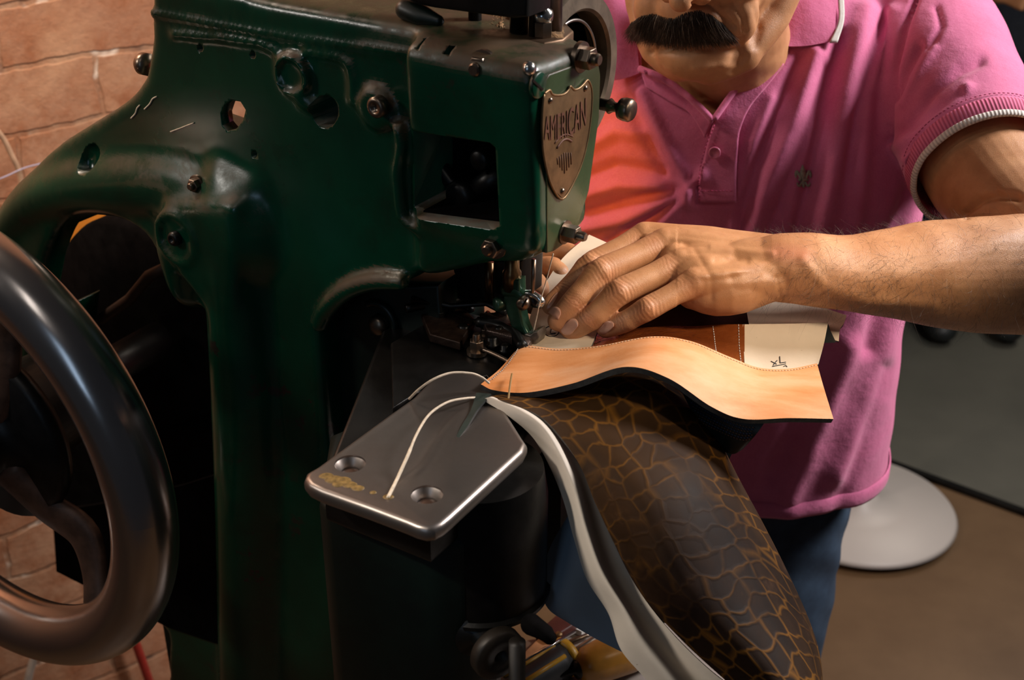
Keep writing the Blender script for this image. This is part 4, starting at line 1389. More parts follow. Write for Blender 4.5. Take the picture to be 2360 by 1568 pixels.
# green-black pointed leather tail on the plate
sheet('pointed_tail', [[(1098, 905, .885), (1132, 908, .882)], [(1085, 945, .868), (1102, 942, .866)], [(1062, 985, .850), (1076, 985, .849)], [(1040, 1030, .832), (1042, 1031, .832)]], 24, 8, simple('green_black_leather', (0.022, 0.032, 0.026), 0.5, 0, 0.3, 60, 0.2), 0.0015, edge=BLACKL)

# cut sewing threads
tag(B().tube(cr([Z(943, 920, BED + .0012), P(965, 898, .872), P(1000, 874, .872), P(1040, 860, .878), P(1085, 861, .884), P(1110, 870, .888), P(1128, 884, .889)], 60), 0.00085, 10).build('sewing_thread', THREAD),
    'cream thread arching low from the back of the steel plate to the tan strip', 'thread')
tag(B().tube(cr([Z(894, 1147, BED + .0012), P(915, 1105, .795), P(940, 1050, .806), P(962, 998, .824), P(990, 955, .845), P(1030, 928, .862), P(1070, 919, .874), P(1098, 917, .882)], 60), [0.0011] * 20 + [0.00085] * 40, 10).build('sewing_thread', THREAD),
    'cream waxed thread curving down the steel plate to its front edge', 'thread')
tag(B().tube(cr([P(1275, 585, .90), P(1258, 650, .915), P(1243, 702, .925), P(1236, 735, .938), P(1229, 768, .945)], 40), 0.00045, 8).build('sewing_thread', THREAD),
    'thin taut thread running from the machine head down to the presser foot', 'thread')

# ================================================================== THE MAN
man = empty('person', tuple(Z(1700, 1400, 0)), 'person in pink polo shirt and jeans leaning over the sewing machine, guiding the leather', 'person')
man.location.z = 0

# ---- left arm and hand (on the picture's right)
ab = B()
Esh, Ecu, Eel = P(2120, 70, 1.24), P(2268, 385, 1.10), P(2462, 632, 1.0)
ab.blob([Esh, P(2200, 230, 1.165), Ecu, P(2372, 520, 1.045), Eel], [0.048, 0.050, 0.050, 0.046, 0.044], 36, smooth=14)
ab.blob([P(2450, 640, .998), P(2360, 632, .985), P(2230, 633, .975), P(2100, 629, .965), P(1960, 628, .955), P(1850, 619, .948), P(1780, 617, .949), P(1725, 614, .952)],
        [(.042, .043), (.042, .0465), (.040, .0445), (.036, .0368), (.031, .0280), (.029, .0255), (.027, .0240), (.022, .0175)], 40, ref=UZ, smooth=24)
Wc = (1785, 616, .950)
fing = {
    'index': [(1487, 547, .985), (1362, 612, .972), (1300, 678, .966), (1272, 703, .962)],
    'middle': [(1533, 562, .968), (1385, 627, .950), (1322, 697, .946), (1287, 739, .951)],
    'ring': [(1570, 606, .948), (1427, 674, .936), (1362, 735, .940), (1317, 760, .950)],
    'pinky': [(1602, 652, .928), (1492, 712, .922), (1440, 742, .932), (1397, 757, .946)]}
frad = {'index': [.0118, .0098, .0102, .0088, .0088, .0080], 'middle': [.0120, .0100, .0106, .0094, .0093, .0083],
        'ring': [.0112, .0093, .0100, .0088, .0088, .0082], 'pinky': [.0108, .0085, .0089, .0080, .0079, .0074]}
FJ = {}
for nme, j in fing.items():
    a, b_, c, d = [P(*q) for q in j]
    FJ[nme] = (a, b_, c, d)
    r = frad[nme]
    ab.blob([a, (a + b_) / 2, b_, (b_ + c) / 2, c, d], r, 20, smooth=12)
    ab.ell(a + nrm(CAM - a) * 0.0012, r[0] * 1.0)
    # knuckle pads
    ab.ell(b_ + nrm(CAM - b_ + UZ * 0.3) * 0.0020, r[2] * 0.93)
    # metacarpal
    wpt = P(Wc[0], Wc[1] + {'index': -26, 'middle': -12, 'ring': 6, 'pinky': 24}[nme], Wc[2] + {'index': .014, 'middle': .006, 'ring': -.004, 'pinky': -.012}[nme])
    mid_ = a * 0.5 + wpt * 0.5 + nrm(CAM - a) * 0.001
    ab.blob([a, mid_, wpt], [r[0] * 1.02, 0.0150, 0.0165], 20)
    td = nrm(CAM - a + UZ * 0.5)
    ab.blob([a + td * 0.0088, mid_ + td * 0.0132, wpt * 0.7 + mid_ * 0.3 + td * 0.0135], [0.0038, 0.0032, 0.0022], 10)
# fleshy edge of the palm, web tissue, thumb side
ab.blob([P(1880, 640, .950), P(1800, 636, .945), P(1740, 652, .941), P(1690, 668, .937), P(1640, 676, .937), P(1598, 674, .939)], [.0200, .0178, .0182, .0185, .0168, .0125], 24, smooth=10)
hx_ = nrm(P(1545, 600, .96) - P(1785, 616, .950))
hw_ = nrm(P(1602, 652, .928) - P(1487, 547, .985)); hw_ = nrm(hw_ - hx_ * np.dot(hw_, hx_))
hn_ = np.cross(hx_, hw_)
ab.ell(P(1640, 642, .941), (.032, .020, .0180), (hx_, hw_, hn_), 28, 18)
ab.ell(P(1665, 614, .956), (.050, .0345, .0192), (hx_, hw_, hn_), 32, 20)
ab.ell(P(1750, 618, .949), (.040, .0270, .0210), (hx_, hw_, hn_), 32, 20)
ab.blob([P(1780, 610, .972), P(1690, 605, .99), P(1600, 622, .998), P(1540, 652, .995)], [.015, .017, .015, .0115], 20, smooth=8)
ab.blob([P(1540, 652, .995), P(1470, 688, .985), P(1430, 705, .975)], [.0115, .0100, .0088], 20)
ab.blob([P(1560, 600, .955), P(1620, 640, .950), P(1700, 640, .955)], [.013, .018, .020], 20)
ab.blob([P(1500, 562, .972), P(1540, 585, .966), P(1575, 625, .95), P(1602, 655, .935)], [.0085, .009, .009, .008], 16)

# ---- right hand behind the needle, right arm hidden by the machine
Rs, Re = P(1235, 40, 1.33), P(960, 430, 1.30)
ab.blob([Rs, (Rs + Re) / 2, Re], [.048, .048, .042], 28)
ab.blob([Re, P(1060, 540, 1.22), P(1150, 620, 1.13)], [.042, .034, .027], 28, smooth=8)
ab.blob([P(1150, 620, 1.13), P(1190, 640, 1.09), P(1225, 650, 1.06)], [(.03, .022), (.036, .018), (.036, .014)], 28, smooth=6)
for pts, r in (([(1225, 640, 1.075), (1262, 600, 1.065), (1300, 585, 1.055), (1322, 590, 1.045)], [.0115, .0100, .0095, .0085]),
               ([(1220, 655, 1.06), (1250, 622, 1.045), (1275, 620, 1.03), (1290, 632, 1.02)], [.0115, .0100, .0095, .0085]),
               ([(1212, 668, 1.045), (1226, 650, 1.03), (1238, 660, 1.01), (1242, 672, 1.0)], [.0110, .0098, .0092, .0082]),
               ([(1200, 660, 1.07), (1205, 680, 1.035), (1216, 690, 1.01), (1228, 700, .998)], [.013, .0115, .0105, .0085])):
    ab.blob([P(*q) for q in pts], r, 18, smooth=10)

fine = ab.build('fine', SKIN, None, remesh=0.00088, relax=12, origin=(0, 0, 0))
fv = verts_np(fine.data)
fn = normals_np(fine.data)
disp = np.zeros(len(fv))
red = np.zeros(len(fv))
dark = np.zeros(len(fv))


def snoise(p, s, seed=0):
    r = np.random.default_rng(seed)
    o = np.zeros(len(p))
    for k in range(7):
        d = r.normal(size=3)
        d = d / np.linalg.norm(d) * s * (0.6 + 0.8 * r.random())
        o += np.sin(p @ d + r.random() * 6.28)
    return o / 3.0


for nme, (a, b_, c, d) in FJ.items():
    for (cc, ax, sig, am, lam) in ((b_, nrm(c - a), .0090, .00065, .0034), (c, nrm(d - b_), .0056, .00050, .0027), (a * .8 + b_ * .2, nrm(b_ - a), .008, .00030, .0034)):
        q = fv - cc
        t = q @ ax
        rr = np.linalg.norm(q - np.outer(t, ax), axis=1)
        g_ = np.exp(-(t / sig) ** 2) * np.exp(-(rr / .0135) ** 4)
        facing = np.clip(fn @ nrm(CAM - cc + UZ * 0.2), 0, 1)
        side = np.abs(q @ np.cross(ax, nrm(CAM - cc)))
        ph = 2 * math.pi * (t + 0.0009 * snoise(fv, 420, 3) + side * 0.28 * np.sign(t)) / (lam * 0.85)
        disp += -am * g_ * facing * (0.5 + 0.5 * np.sin(ph)) ** 3
        red += 0.5 * g_ * facing
    # skin darkened a little near the finger ends
    td = np.linalg.norm(fv - d, axis=1)
    red += 0.35 * np.exp(-(td / .012) ** 2)
pxy = proj(fv)
disp += 0.00035 * snoise(fv, 160, 5) * (pxy[:, 0] > 1560) + 0.0010 * snoise(fv, 55, 6) * np.clip((pxy[:, 0] - 1650) / 200, 0, 1)


def seg_d(px, pts):
    out = np.full(len(px), 1e9)
    pts = np.asarray(pts, float)
    for i in range(len(pts) - 1):
        a, b_ = pts[i], pts[i + 1]
        ab_ = b_ - a
        t = np.clip(((px - a) @ ab_) / (ab_ @ ab_), 0, 1)
        out = np.minimum(out, np.linalg.norm(px - (a + t[:, None] * ab_), axis=1))
    return out


front_ = (fn @ nrm(CAM - P(1900, 620, .95))) > 0
for pts, w, am in (([(1790, 640), (1800, 690)], 5, -.0006), ([(1850, 600), (1900, 660), (2000, 690), (2150, 700)], 14, .0012),
                   ([(2225, 492), (2262, 462), (2300, 452), (2345, 455)], 9, -.0040), ([(2330, 540), (2200, 600), (2080, 640)], 26, .0010),
                   ([(1640, 570), (1700, 575), (1780, 585)], 8, .0009), ([(1650, 600), (1720, 600)], 9, -.0010), ([(1690, 640), (1760, 625), (1800, 640)], 14, -.0014),
                   ([(1600, 575), (1640, 640), (1640, 690)], 7, -.0005)):
    disp += am * np.exp(-(seg_d(pxy[:, :2], pts) / w) ** 2) * front_
red += 1.0 * np.exp(-(seg_d(pxy[:, :2], [(1790, 582), (1850, 588)]) / 22) ** 2)
setv(fine.data, fv + fn * disp[:, None])
FB = bvh(fine)
fvv = verts_np(fine.data)
ff = [tuple(p.vertices) for p in fine.data.polygons]
bpy.data.objects.remove(fine)

# ---- head, neck and trunk
hF = np.array([-math.sin(math.radians(20)) * math.cos(math.radians(16)), -math.cos(math.radians(20)) * math.cos(math.radians(16)), -math.sin(math.radians(16))])
hR = np.array([math.cos(math.radians(20)), -math.sin(math.radians(20)), 0])
hU = np.cross(hF, hR)
HC = P(1592, 170, 1.055) - (hF * 0.083 - hU * 0.104)


def H(x, y, z):
    return HC + hR * x + hF * y + hU * z


hax = (hR, hF, hU)
hb = B()
hb.ell(H(0, -.012, .050), (.076, .098, .080), hax, 32, 20)
hb.ell(H(0, .022, -.020), (.062, .068, .085), hax, 28, 18)
hb.ell(H(0, .035, -.055), (.050, .050, .050), hax, 24, 16)
for s_ in (-1, 1):
    hb.blob([H(.060 * s_, -.005, -.025), H(.058 * s_, .015, -.068), H(.036 * s_, .055, -.096), H(.012 * s_, .070, -.103)], [.016, .016, .016, .016], 16, smooth=8)
    hb.ell(H(.036 * s_, .062, -.018), (.024, .022, .026), hax)
    hb.ell(H(.030 * s_, .066, -.058), (.021, .018, .026), hax)
    hb.ell(H(.031 * s_, .076, .030), (.0135, .012, .0115), hax)
    hb.blob([H(.014 * s_, .088, .048), H(.034 * s_, .086, .052), H(.052 * s_, .070, .046)], [.007, .008, .006], 12)
    hb.ell(H(.0125 * s_, .098, -.024), (.0085, .011, .0080), hax)
    hb.ell(H(.076 * s_, -.010, .005), (.008, .018, .032), hax)
    hb.ell(H(.080 * s_, -.014, .012), (.005, .020, .024), hax)
hb.blob([H(0, .088, .042), H(0, .100, .015), H(0, .108, -.012), H(0, .113, -.021)], [.007, .0082, .0095, .0100], 16, smooth=8)
hb.ell(H(0, .078, -.052), (.030, .017, .024), hax)
hb.blob([H(-.020, .082, -.069), H(0, .086, -.070), H(.020, .082, -.069)], [.005, .0065, .005], 12)
hb.ell(H(0, .078, -.093), (.026, .016, .019), hax)
hb.ell(H(.014, .074, -.092), (.018, .014, .018), hax)
hb.ell(H(-.014, .074, -.092), (.018, .014, .018), hax)
nb = P(1690, 215, 1.25)
hb.blob([H(0, -.020, -.04), H(.002, -.030, -.10), nb, P(1700, 330, 1.31)], [(.052, .055), (.054, .052), (.060, .055), (.085, .06)], 32, smooth=10)
hb.blob([H(-.032, .058, -.096), H(0, .068, -.102), H(.036, .056, -.096)], [.017, .017, .017], 16)
YAW = math.radians(12)
tS = np.array([math.cos(YAW), -math.sin(YAW), 0])
tF = np.array([-math.sin(YAW), -math.cos(YAW), 0])


def trunk(bb, rings, grow=0.0, seg=72, e=2.35):
    out = []
    a = np.linspace(0, 2 * math.pi, seg, endpoint=False)
    ca, sa = np.cos(a), np.sin(a)
    ex = 2 / e
    cs, sn = np.sign(ca) * np.abs(ca) ** ex, np.sign(sa) * np.abs(sa) ** ex
    rr = cr([list(r) for r in rings], 28)
    for x, y, z, A_, B_ in rr:
        out.append(np.array([x, y, z]) + np.outer(cs * (A_ + grow), tS) + np.outer(sn * (B_ + grow), -tF))
    o = len(bb.v)
    bb.grid(out, close_u=True)
    bb.f.append(tuple(o + k for k in range(seg))[::-1])
    bb.f.append(tuple(o + 27 * seg + k for k in range(seg)))


TR = [(.232, 1.250, .80, .180, .118), (.230, 1.245, .88, .190, .125), (.226, 1.236, 1.00, .186, .126), (.222, 1.230, 1.10, .184, .126), (.218, 1.225, 1.18, .188, .124),
      (.214, 1.220, 1.26, .194, .116), (.212, 1.225, 1.33, .190, .104), (.212, 1.240, 1.385, .165, .084), (.214, 1.250, 1.425, .110, .062), (.216, 1.255, 1.45, .07, .052)]
trunk(hb, [(.226, 1.236, .96, .15, .10)] + TR[3:], -0.021)
hb.blob([Esh, P(1950, 40, 1.30)], [.050, .055], 24)
hb.blob([Rs, P(1420, 60, 1.34)], [.050, .055], 24)
head = hb.build('coarse', SKIN, None, remesh=0.0022, relax=7, origin=(0, 0, 0))
hv = verts_np(head.data)
hn = normals_np(head.data)
hp_ = proj(hv)
hd = np.zeros(len(hv))
fr = (hn @ nrm(CAM - HC)) > 0
for pts, w, am in (([(1690, 5), (1712, 40), (1716, 70)], 6, -.0018), ([(1600, 8), (1640, 14), (1668, 40), (1690, 62)], 6, -.0030), ([(1500, 122), (1560, 108), (1640, 112)], 7, -.0022),
                   ([(1700, 95), (1712, 130), (1690, 165)], 7, -.0015), ([(1740, 20), (1750, 70), (1740, 110)], 7, -.0012), ([(1600, 158), (1660, 150), (1700, 155)], 7, .0012),
                   ([(1520, 118), (1600, 120)], 6, -.001), ([(1700, 160), (1720, 130)], 5, -.001)):
    hd += am * np.exp(-(seg_d(hp_[:, :2], pts) / w) ** 2) * fr
hd += 0.00035 * snoise(hv, 220, 9) * (hp_[:, 1] < 230)
hv = hv + hn * hd[:, None]
hf = [tuple(p.vertices) for p in head.data.polygons]
setv(head.data, hv)
HB = bvh(head)
bpy.data.objects.remove(head)
allb = B().add(fvv, ff).add(hv, hf)


def bodypost(o, org):
    me = o.data
    n1 = len(fvv)
    r = np.zeros(len(me.vertices)); r[:n1] = np.clip(red, 0, 1)
    k = np.zeros(len(me.vertices)); k[:n1] = np.clip(dark, 0, 1)
    setattr_np(me, 'red', r)
    setattr_np(me, 'dark', k)
    setattr_np(me, 'wrinkle', np.zeros(len(me.vertices)))


bodyo = allb.build('body', SKIN, man, post=bodypost)

# fingernails
for quad in ([(1251, 740), (1276, 702), (1297, 716), (1277, 759)], [(1286, 764), (1320, 729), (1337, 745), (1312, 778)], [(1367, 767), (1402, 736), (1420, 746), (1391, 779)], [(1256, 712), (1281, 672), (1290, 678), (1264, 716)]):
    q = [np.array(x, float) for x in quad]
    rows = []
    for i in range(9):
        s_ = i / 8
        row = []
        for j in range(9):
            t = j / 8
            sh = 0.20 * (abs(2 * t - 1) ** 2.4) * (1 - s_) - 0.20 * (abs(2 * t - 1) ** 2.4) * s_
            ss = min(1, max(0, s_ + sh))
            # along from tip edge (q0..q3) to root edge (q1..q2)
            a0 = q[0] * (1 - t) + q[3] * t
            a1 = q[1] * (1 - t) + q[2] * t
            pxy_ = a0 * (1 - ss) + a1 * ss
            h = hit(FB, pxy_[0], pxy_[1], 0.0)
            row.append(h)
        if all(x is not None for x in row):
            rows.append(row)
    if len(rows) > 3:
        R9 = np.array(rows)
        ds = (R9 - CAM) @ FW
        md = np.median(ds)
        ii, jj = np.mgrid[0:R9.shape[0], 0:9]
        u_, v_ = ii.ravel() / 8.0, jj.ravel() / 4.0 - 1
        A_ = np.stack([np.ones_like(u_), u_, v_, u_ * u_, v_ * v_, u_ * v_], 1)
        ok = np.abs(ds.ravel() - md) < 0.006
        for _ in range(3):
            co_, *_r = np.linalg.lstsq(A_[ok], ds.ravel()[ok], rcond=None)
            res = np.abs(A_ @ co_ - ds.ravel())
            ok = res < 0.0012
        fit = (A_ @ co_).reshape(ds.shape)
        for i_ in range(R9.shape[0]):
            for k in range(9):
                rows[i_][k] = CAM + (rows[i_][k] - CAM) * (fit[i_, k] - 0.00032 - 0.0003 * i_ / 8) / ds[i_, k]
        nb_ = B().grid(rows)
        nb_.build('fingernail', NAIL, man, thick=0.0002)

# ---- polo shirt
sb = B()
trunk(sb, [(x, y, z, a_, b_) for x, y, z, a_, b_ in TR])
AX = nrm(Ecu - Esh)
sl = [P(1990, 0, 1.27), Esh, P(2195, 225, 1.165), P(2262, 372, 1.105), P(2300, 440, 1.075)]
sb.blob(sl, [(.070, .060), (.0655, .0655), (.064, .064), (.0635, .0635), (.0635, .0635)], 40, smooth=14)
sb.blob([P(1440, 10, 1.36), Rs, (Rs + Re) / 2 + (Re - Rs) * 0.05], [.060, .064, .064], 36)
AXR = nrm(Re - Rs)
cuffc = P(2262, 372, 1.105)
cuffr = (Rs + Re) / 2


def shirtpost(o, org):
    me = o.data
    v = verts_np(me) + rootloc(o)
    nn = normals_np(me)
    pp = proj(v)
    fr = nn @ nrm(CAM - np.array([.25, 1.15, 1.2])) > -0.1
    dsp = np.zeros(len(v))
    folds = [
        ([(1938, 85), (1905, 220), (1872, 400), (1835, 560)], 17, -.009), ([(1990, 30), (1950, 230), (1915, 420), (1880, 600)], 26, .008),
        ([(2060, 30), (2000, 220), (1985, 420), (1960, 560)], 20, .005), ([(2030, 60), (1975, 260), (1950, 420)], 13, -.004),
        ([(1845, 130), (1790, 250), (1735, 400), (1705, 520)], 14, -.006), ([(1880, 125), (1838, 260), (1770, 420), (1730, 560)], 18, .006),
        ([(1905, 150), (1860, 300), (1800, 470)], 12, -.004), ([(1780, 230), (1740, 330), (1715, 440)], 14, .003),
        ([(1480, 215), (1520, 300), (1575, 400), (1590, 470)], 14, .0055), ([(1450, 230), (1490, 320), (1540, 420)], 13, -.005),
        ([(1340, 350), (1420, 300), (1480, 310)], 16, .005), ([(1330, 420), (1420, 380), (1520, 400)], 15, -.005), ([(1330, 455), (1430, 425), (1530, 430)], 14, .006),
        ([(1330, 500), (1440, 465), (1560, 440)], 13, -.006), ([(1330, 530), (1440, 505), (1590, 440)], 14, .006), ([(1400, 560), (1500, 500), (1610, 430)], 10, -.005),
        ([(1480, 560), (1560, 480), (1620, 400)], 12, .005), ([(1690, 520), (1650, 620)], 12, .005), ([(1800, 480), (1760, 560)], 14, -.004),
        ([(2100, 440), (2060, 560), (2030, 700), (2000, 800)], 22, -.007), ([(2080, 640), (2050, 800), (2000, 960), (1930, 1100)], 24, .004),
        ([(1960, 800), (1900, 960), (1820, 1150)], 26, .006), ([(1900, 800), (1840, 980), (1780, 1100)], 22, -.005), ([(2040, 850), (1980, 1050), (1930, 1180)], 18, -.004),
        ([(1760, 780), (1720, 900)], 20, .004),
        # sleeve
        ([(2120, -30), (2085, 70), (2062, 150), (2047, 240), (2048, 330)], 6, -.0075), ([(2062, 225), (2085, 165), (2118, 105)], 9, -.006), ([(2075, 240), (2120, 160), (2150, 110)], 10, .003),
        ([(2080, 300), (2150, 210), (2215, 160), (2260, 140)], 12, -.0045), ([(2070, 335), (2160, 262), (2230, 200)], 12, .004), ([(2100, 300), (2150, 262), (2215, 215)], 9, -.004),
        ([(2090, 370), (2150, 320), (2240, 270), (2330, 250)], 13, .004), ([(2110, 395), (2170, 350), (2250, 310)], 8, -.003), ([(2160, 20), (2170, 60), (2140, 110)], 8, -.003)]
    for pts, w, am in folds:
        dsp += am * np.exp(-(seg_d(pp[:, :2], pts) / w) ** 2) * fr
    dsp += 0.0012 * snoise(v, 45, 11) + 0.0006 * snoise(v, 110, 12)
    v2 = v + nn * dsp[:, None]
    setv(me, v2 - rootloc(o))
    bm = bmesh.new()
    bm.from_mesh(me)
    L = Vector(rootloc(o))

    def cutplane(co_, no, sel):
        geom = [f for f in bm.faces if sel(f.calc_center_median() + L)]
        ge = set(geom)
        es = {e for f in geom for e in f.edges}
        vs = {x for f in geom for x in f.verts}
        bmesh.ops.bisect_plane(bm, geom=list(vs) + list(es) + geom, plane_co=Vector(co_) - L, plane_no=Vector(no), clear_outer=False)
        kill = [f for f in bm.faces if sel(f.calc_center_median() + L) and (f.calc_center_median() + L - Vector(co_)).dot(Vector(no)) > 0]
        bmesh.ops.delete(bm, geom=kill, context='FACES')
    cutplane((0, 0, 0.903), (0, 0, -1), lambda c_: c_.z < 1.0)
    cutplane(cuffc, AX, lambda c_: (c_ - Vector(cuffc)).length < 0.13 and (c_ - Vector(cuffc)).dot(Vector(AX)) > -0.02)
    cutplane(cuffr, AXR, lambda c_: (c_ - Vector(cuffr)).length < 0.12 and (c_ - Vector(cuffr)).dot(Vector(AXR)) > -0.02)
    # neck opening and V
    V = [(1643, 279), (1600, 236), (1545, 192), (1484, 168), (1470, 60), (1470, -120), (1800, -120), (1800, 90), (1760, 130), (1700, 190)]

    def inside(x, y):
        c_ = False
        for i in range(len(V)):
            x1, y1 = V[i]; x2, y2 = V[i - 1]
            if (y1 > y) != (y2 > y) and x < (x2 - x1) * (y - y1) / (y2 - y1) + x1:
                c_ = not c_
        return c_
    kill = []
    for f in bm.faces:
        c_ = np.array(f.calc_center_median() + L)
        if c_[2] > 1.2:
            q = proj(c_[None])[0]
            if inside(q[0], q[1]) and q[2] < 1.32 or (c_[2] > 1.435 and abs(c_[0] - .215) < .08):
                kill.append(f)
    bmesh.ops.delete(bm, geom=kill, context='FACES')
    bm.to_mesh(me)
    bm.free()


shirt = sb.build('polo_shirt', SHIRT, man, remesh=0.0030, relax=10, post=shirtpost)
SB = bvh(shirt)
m = shirt.modifiers.new('thickness', 'SOLIDIFY'); m.thickness = 0.0016; m.offset = -1


def on_shirt(px, py, off=0.0015, d=None):
    h = hit(SB, px, py, off)
    if h is None or (d is not None and abs(np.dot(h - CAM, FW) - d) > 0.10):
        return P(px, py, d if d else 1.15)
    return h


def patch(name, rows, mat, off, d, parent, n=24, m_=10, thick=0.0018, lift=None, edge=None):
    pr = [cr([(x, y, 0) for x, y in r], m_)[:, :2] for r in rows]
    pr = np.array(pr)
    g2 = np.stack([cr(np.c_[pr[:, j], np.zeros(len(rows))], n)[:, :2] for j in range(m_)], 1)
    g3 = np.zeros((n, m_, 3))
    for i in range(n):
        for j in range(m_):
            g3[i, j] = on_shirt(g2[i, j, 0], g2[i, j, 1], off if lift is None else off + lift(i / (n - 1), j / (m_ - 1)), d)
    # relax depth
    dep = (g3 - CAM) @ FW
    for _ in range(3):
        d2 = dep.copy()
        d2[1:-1] = (dep[:-2] + dep[1:-1] * 2 + dep[2:]) / 4
        d2[:, 1:-1] = (d2[:, :-2] + d2[:, 1:-1] * 2 + d2[:, 2:]) / 4
        dep = np.minimum(d2, dep) * 0.5 + dep * 0.5
    for i in range(n):
        for j in range(m_):
            g3[i, j] = P(g2[i, j, 0], g2[i, j, 1], dep[i, j])
    return B().grid(g3).build(name, mat, parent, thick=thick), g3


# placket: right band over, left band under
pk, pkg = patch('placket', [[(1797, 100), (1806, 150)], [(1740, 165), (1775, 190)], [(1690, 220), (1730, 245)], [(1650, 272), (1706, 300)], [(1628, 340), (1700, 350)], [(1614, 410), (1697, 410)], [(1609, 466), (1697, 466)]], SHIRT, 0.0035, 1.16, shirt, 60, 14)
patch('placket_under', [[(1474, 158), (1488, 200)], [(1530, 182), (1545, 235)], [(1585, 220), (1590, 262)], [(1643, 279), (1625, 318)]], SHIRT, 0.0030, 1.16, shirt, 40, 10)
def shirt_stitch(name, pts, off=0.006, mat=None, r=0.00055, parent=None):
    q = [on_shirt(x, y, off, 1.16) for x, y in cr([(a, b_, 0) for a, b_ in pts], 40)[:, :2]]
    return stitches(name, q, parent or shirt, mat or simple('pink_thread', (0.42, 0.05, 0.14), 0.8), 0.0026, 0.0008, r)
for pth in ([(1474, 158), (1530, 182), (1588, 224), (1644, 278)], [(1799, 92), (1742, 154), (1692, 210), (1645, 276)]):
    q_ = [on_shirt(x, y, 0.0062, 1.16) for x, y in cr([(a, b_, 0) for a, b_ in pth], 30)[:, :2]]
    dq = np.array([(p - CAM) @ FW for p in q_])
    dq = np.convolve(np.r_[[dq[0]] * 4, dq, [dq[-1]] * 4], np.ones(9) / 9, 'valid')
    q_ = [CAM + (p - CAM) * (d_ / ((p - CAM) @ FW)) for p, d_ in zip(q_, dq)]
    B().tube(q_, 0.0030, 10).build('neck_edge', SHIRT, shirt)
shirt_stitch('placket_stitching', [(1612, 440), (1695, 440)])
shirt_stitch('placket_stitching', [(1612, 463), (1612, 400), (1626, 340), (1650, 280)])
bq = on_shirt(1647, 352, 0.0065, 1.16)
bt = B().lathe(bq, tF * 0.9 + UZ * 0.15, [(0.0048, 0), (0.0055, 0.0008), (0.0055, 0.0018), (0.0046, 0.0022), (0.0036, 0.0014), (0.001, 0.0014)], 32)
bt.build('button', simple('pink_button', (0.60, 0.14, 0.25), 0.3, 0, 0.1, 60, 0), shirt)
# fleur-de-lis embroidery
def fleur():
    cx, cy = 1851, 405
    shapes = []
    petal = [(0, -26), (6, -14), (9, -2), (5, 10), (3, 18), (-3, 18), (-5, 10), (-9, -2), (-6, -14)]
    shapes.append(petal)
    for s_ in (-1, 1):
        shapes.append([(s_ * x, y) for x, y in [(4, 8), (8, -4), (13, -12), (19, -12), (22, -5), (21, 3), (17, 6), (17, 0), (14, -2), (11, 4), (9, 10)]])
        shapes.append([(s_ * x, y) for x, y in [(2, 12), (7, 14), (10, 20), (14, 20), (15, 15), (18, 18), (15, 25), (9, 26), (4, 20)]])
    shapes.append([(-13, 7), (13, 7), (13, 12), (-13, 12)])
    shapes.append([(-3, 14), (3, 14), (4, 24), (0, 29), (-4, 24)])
    b_ = B()
    for s_ in shapes:
        fr_ = [on_shirt(cx + x * 0.9 + y * 0.05, cy + y * 1.0, 0.0016, 1.16) for x, y in s_]
        d0 = np.median([np.dot(p - CAM, FW) for p in fr_])
        b_.prism(fr_, nrm(CAM - fr_[0]) * 0.0012)
    b_.build('embroidered_emblem', EMBL, shirt)
fleur()
# collar leaves
def collar(name, quad, d0, d1, trimside):
    a, b_, c, d = quad      # top-left, top-right, bottom-right, bottom-left
    rows = []
    for i in range(5):
        t = i / 4
        L0 = np.array(a) * (1 - t) + np.array(d) * t
        R0 = np.array(b_) * (1 - t) + np.array(c) * t
        dd = d0 * (1 - t) + d1 * t
        row = []
        for j in range(5):
            s_ = j / 4
            q = L0 * (1 - s_) + R0 * s_
            row.append((q[0], q[1] + (6 * math.sin(math.pi * s_) if t > .9 else 0), dd - 0.006 * math.sin(math.pi * s_) * math.sin(math.pi * t)))
        rows.append(row)
    o, g_, nn = sheet(name, rows, 24, 24, SHIRT, 0.0022, shirt, edge=SHIRT)
    return o, g_, nn


def sd_(x, y, off):
    return np.dot(on_shirt(x, y, off, 1.16) - CAM, FW)


dR = min(sd_(1805, 118, .006), sd_(1920, 98, .006))
co1, cgd, cnn = collar('collar', [(1786, -90), (1932, -90), (1924, 92), (1799, 106)], dR + 0.020, dR, 1)
tr_ = [(1934, -90), (1938, 0), (1941, 50), (1930, 98)]
trb = loft([[P(x - 10 - (6 if k == 3 else 0) , y, dR + 0.020 * (1 - k / 3) - .001), P(x + 2, y, dR + 0.020 * (1 - k / 3) - .0005)] for k, (x, y) in enumerate([(1936, -90), (1942, 0), (1942, 50), (1928, 98)])], 30, 5)
B().grid(trb).build('collar_trim', WTIP, co1, thick=0.003)
dL = min(sd_(1400, 185, .006), sd_(1470, 175, .006))
collar('collar', [(1372, -90), (1452, -90), (1474, 168), (1392, 184)], dL + 0.012, dL, -1)
co_b = B().tube(cr([P(1400, -100, 1.22), P(1420, -170, 1.30), P(1560, -200, 1.36), P(1740, -190, 1.36), P(1840, -100, 1.24)], 20), [(0.004, 0.02)] * 20, 12, ref=UZ)
co_b.build('collar_stand', SHIRT, shirt)

# cuff ribbing: fitted round the cut sleeve end
sdv, upv, _ = frame(AX, nrm(CAM - cuffc))


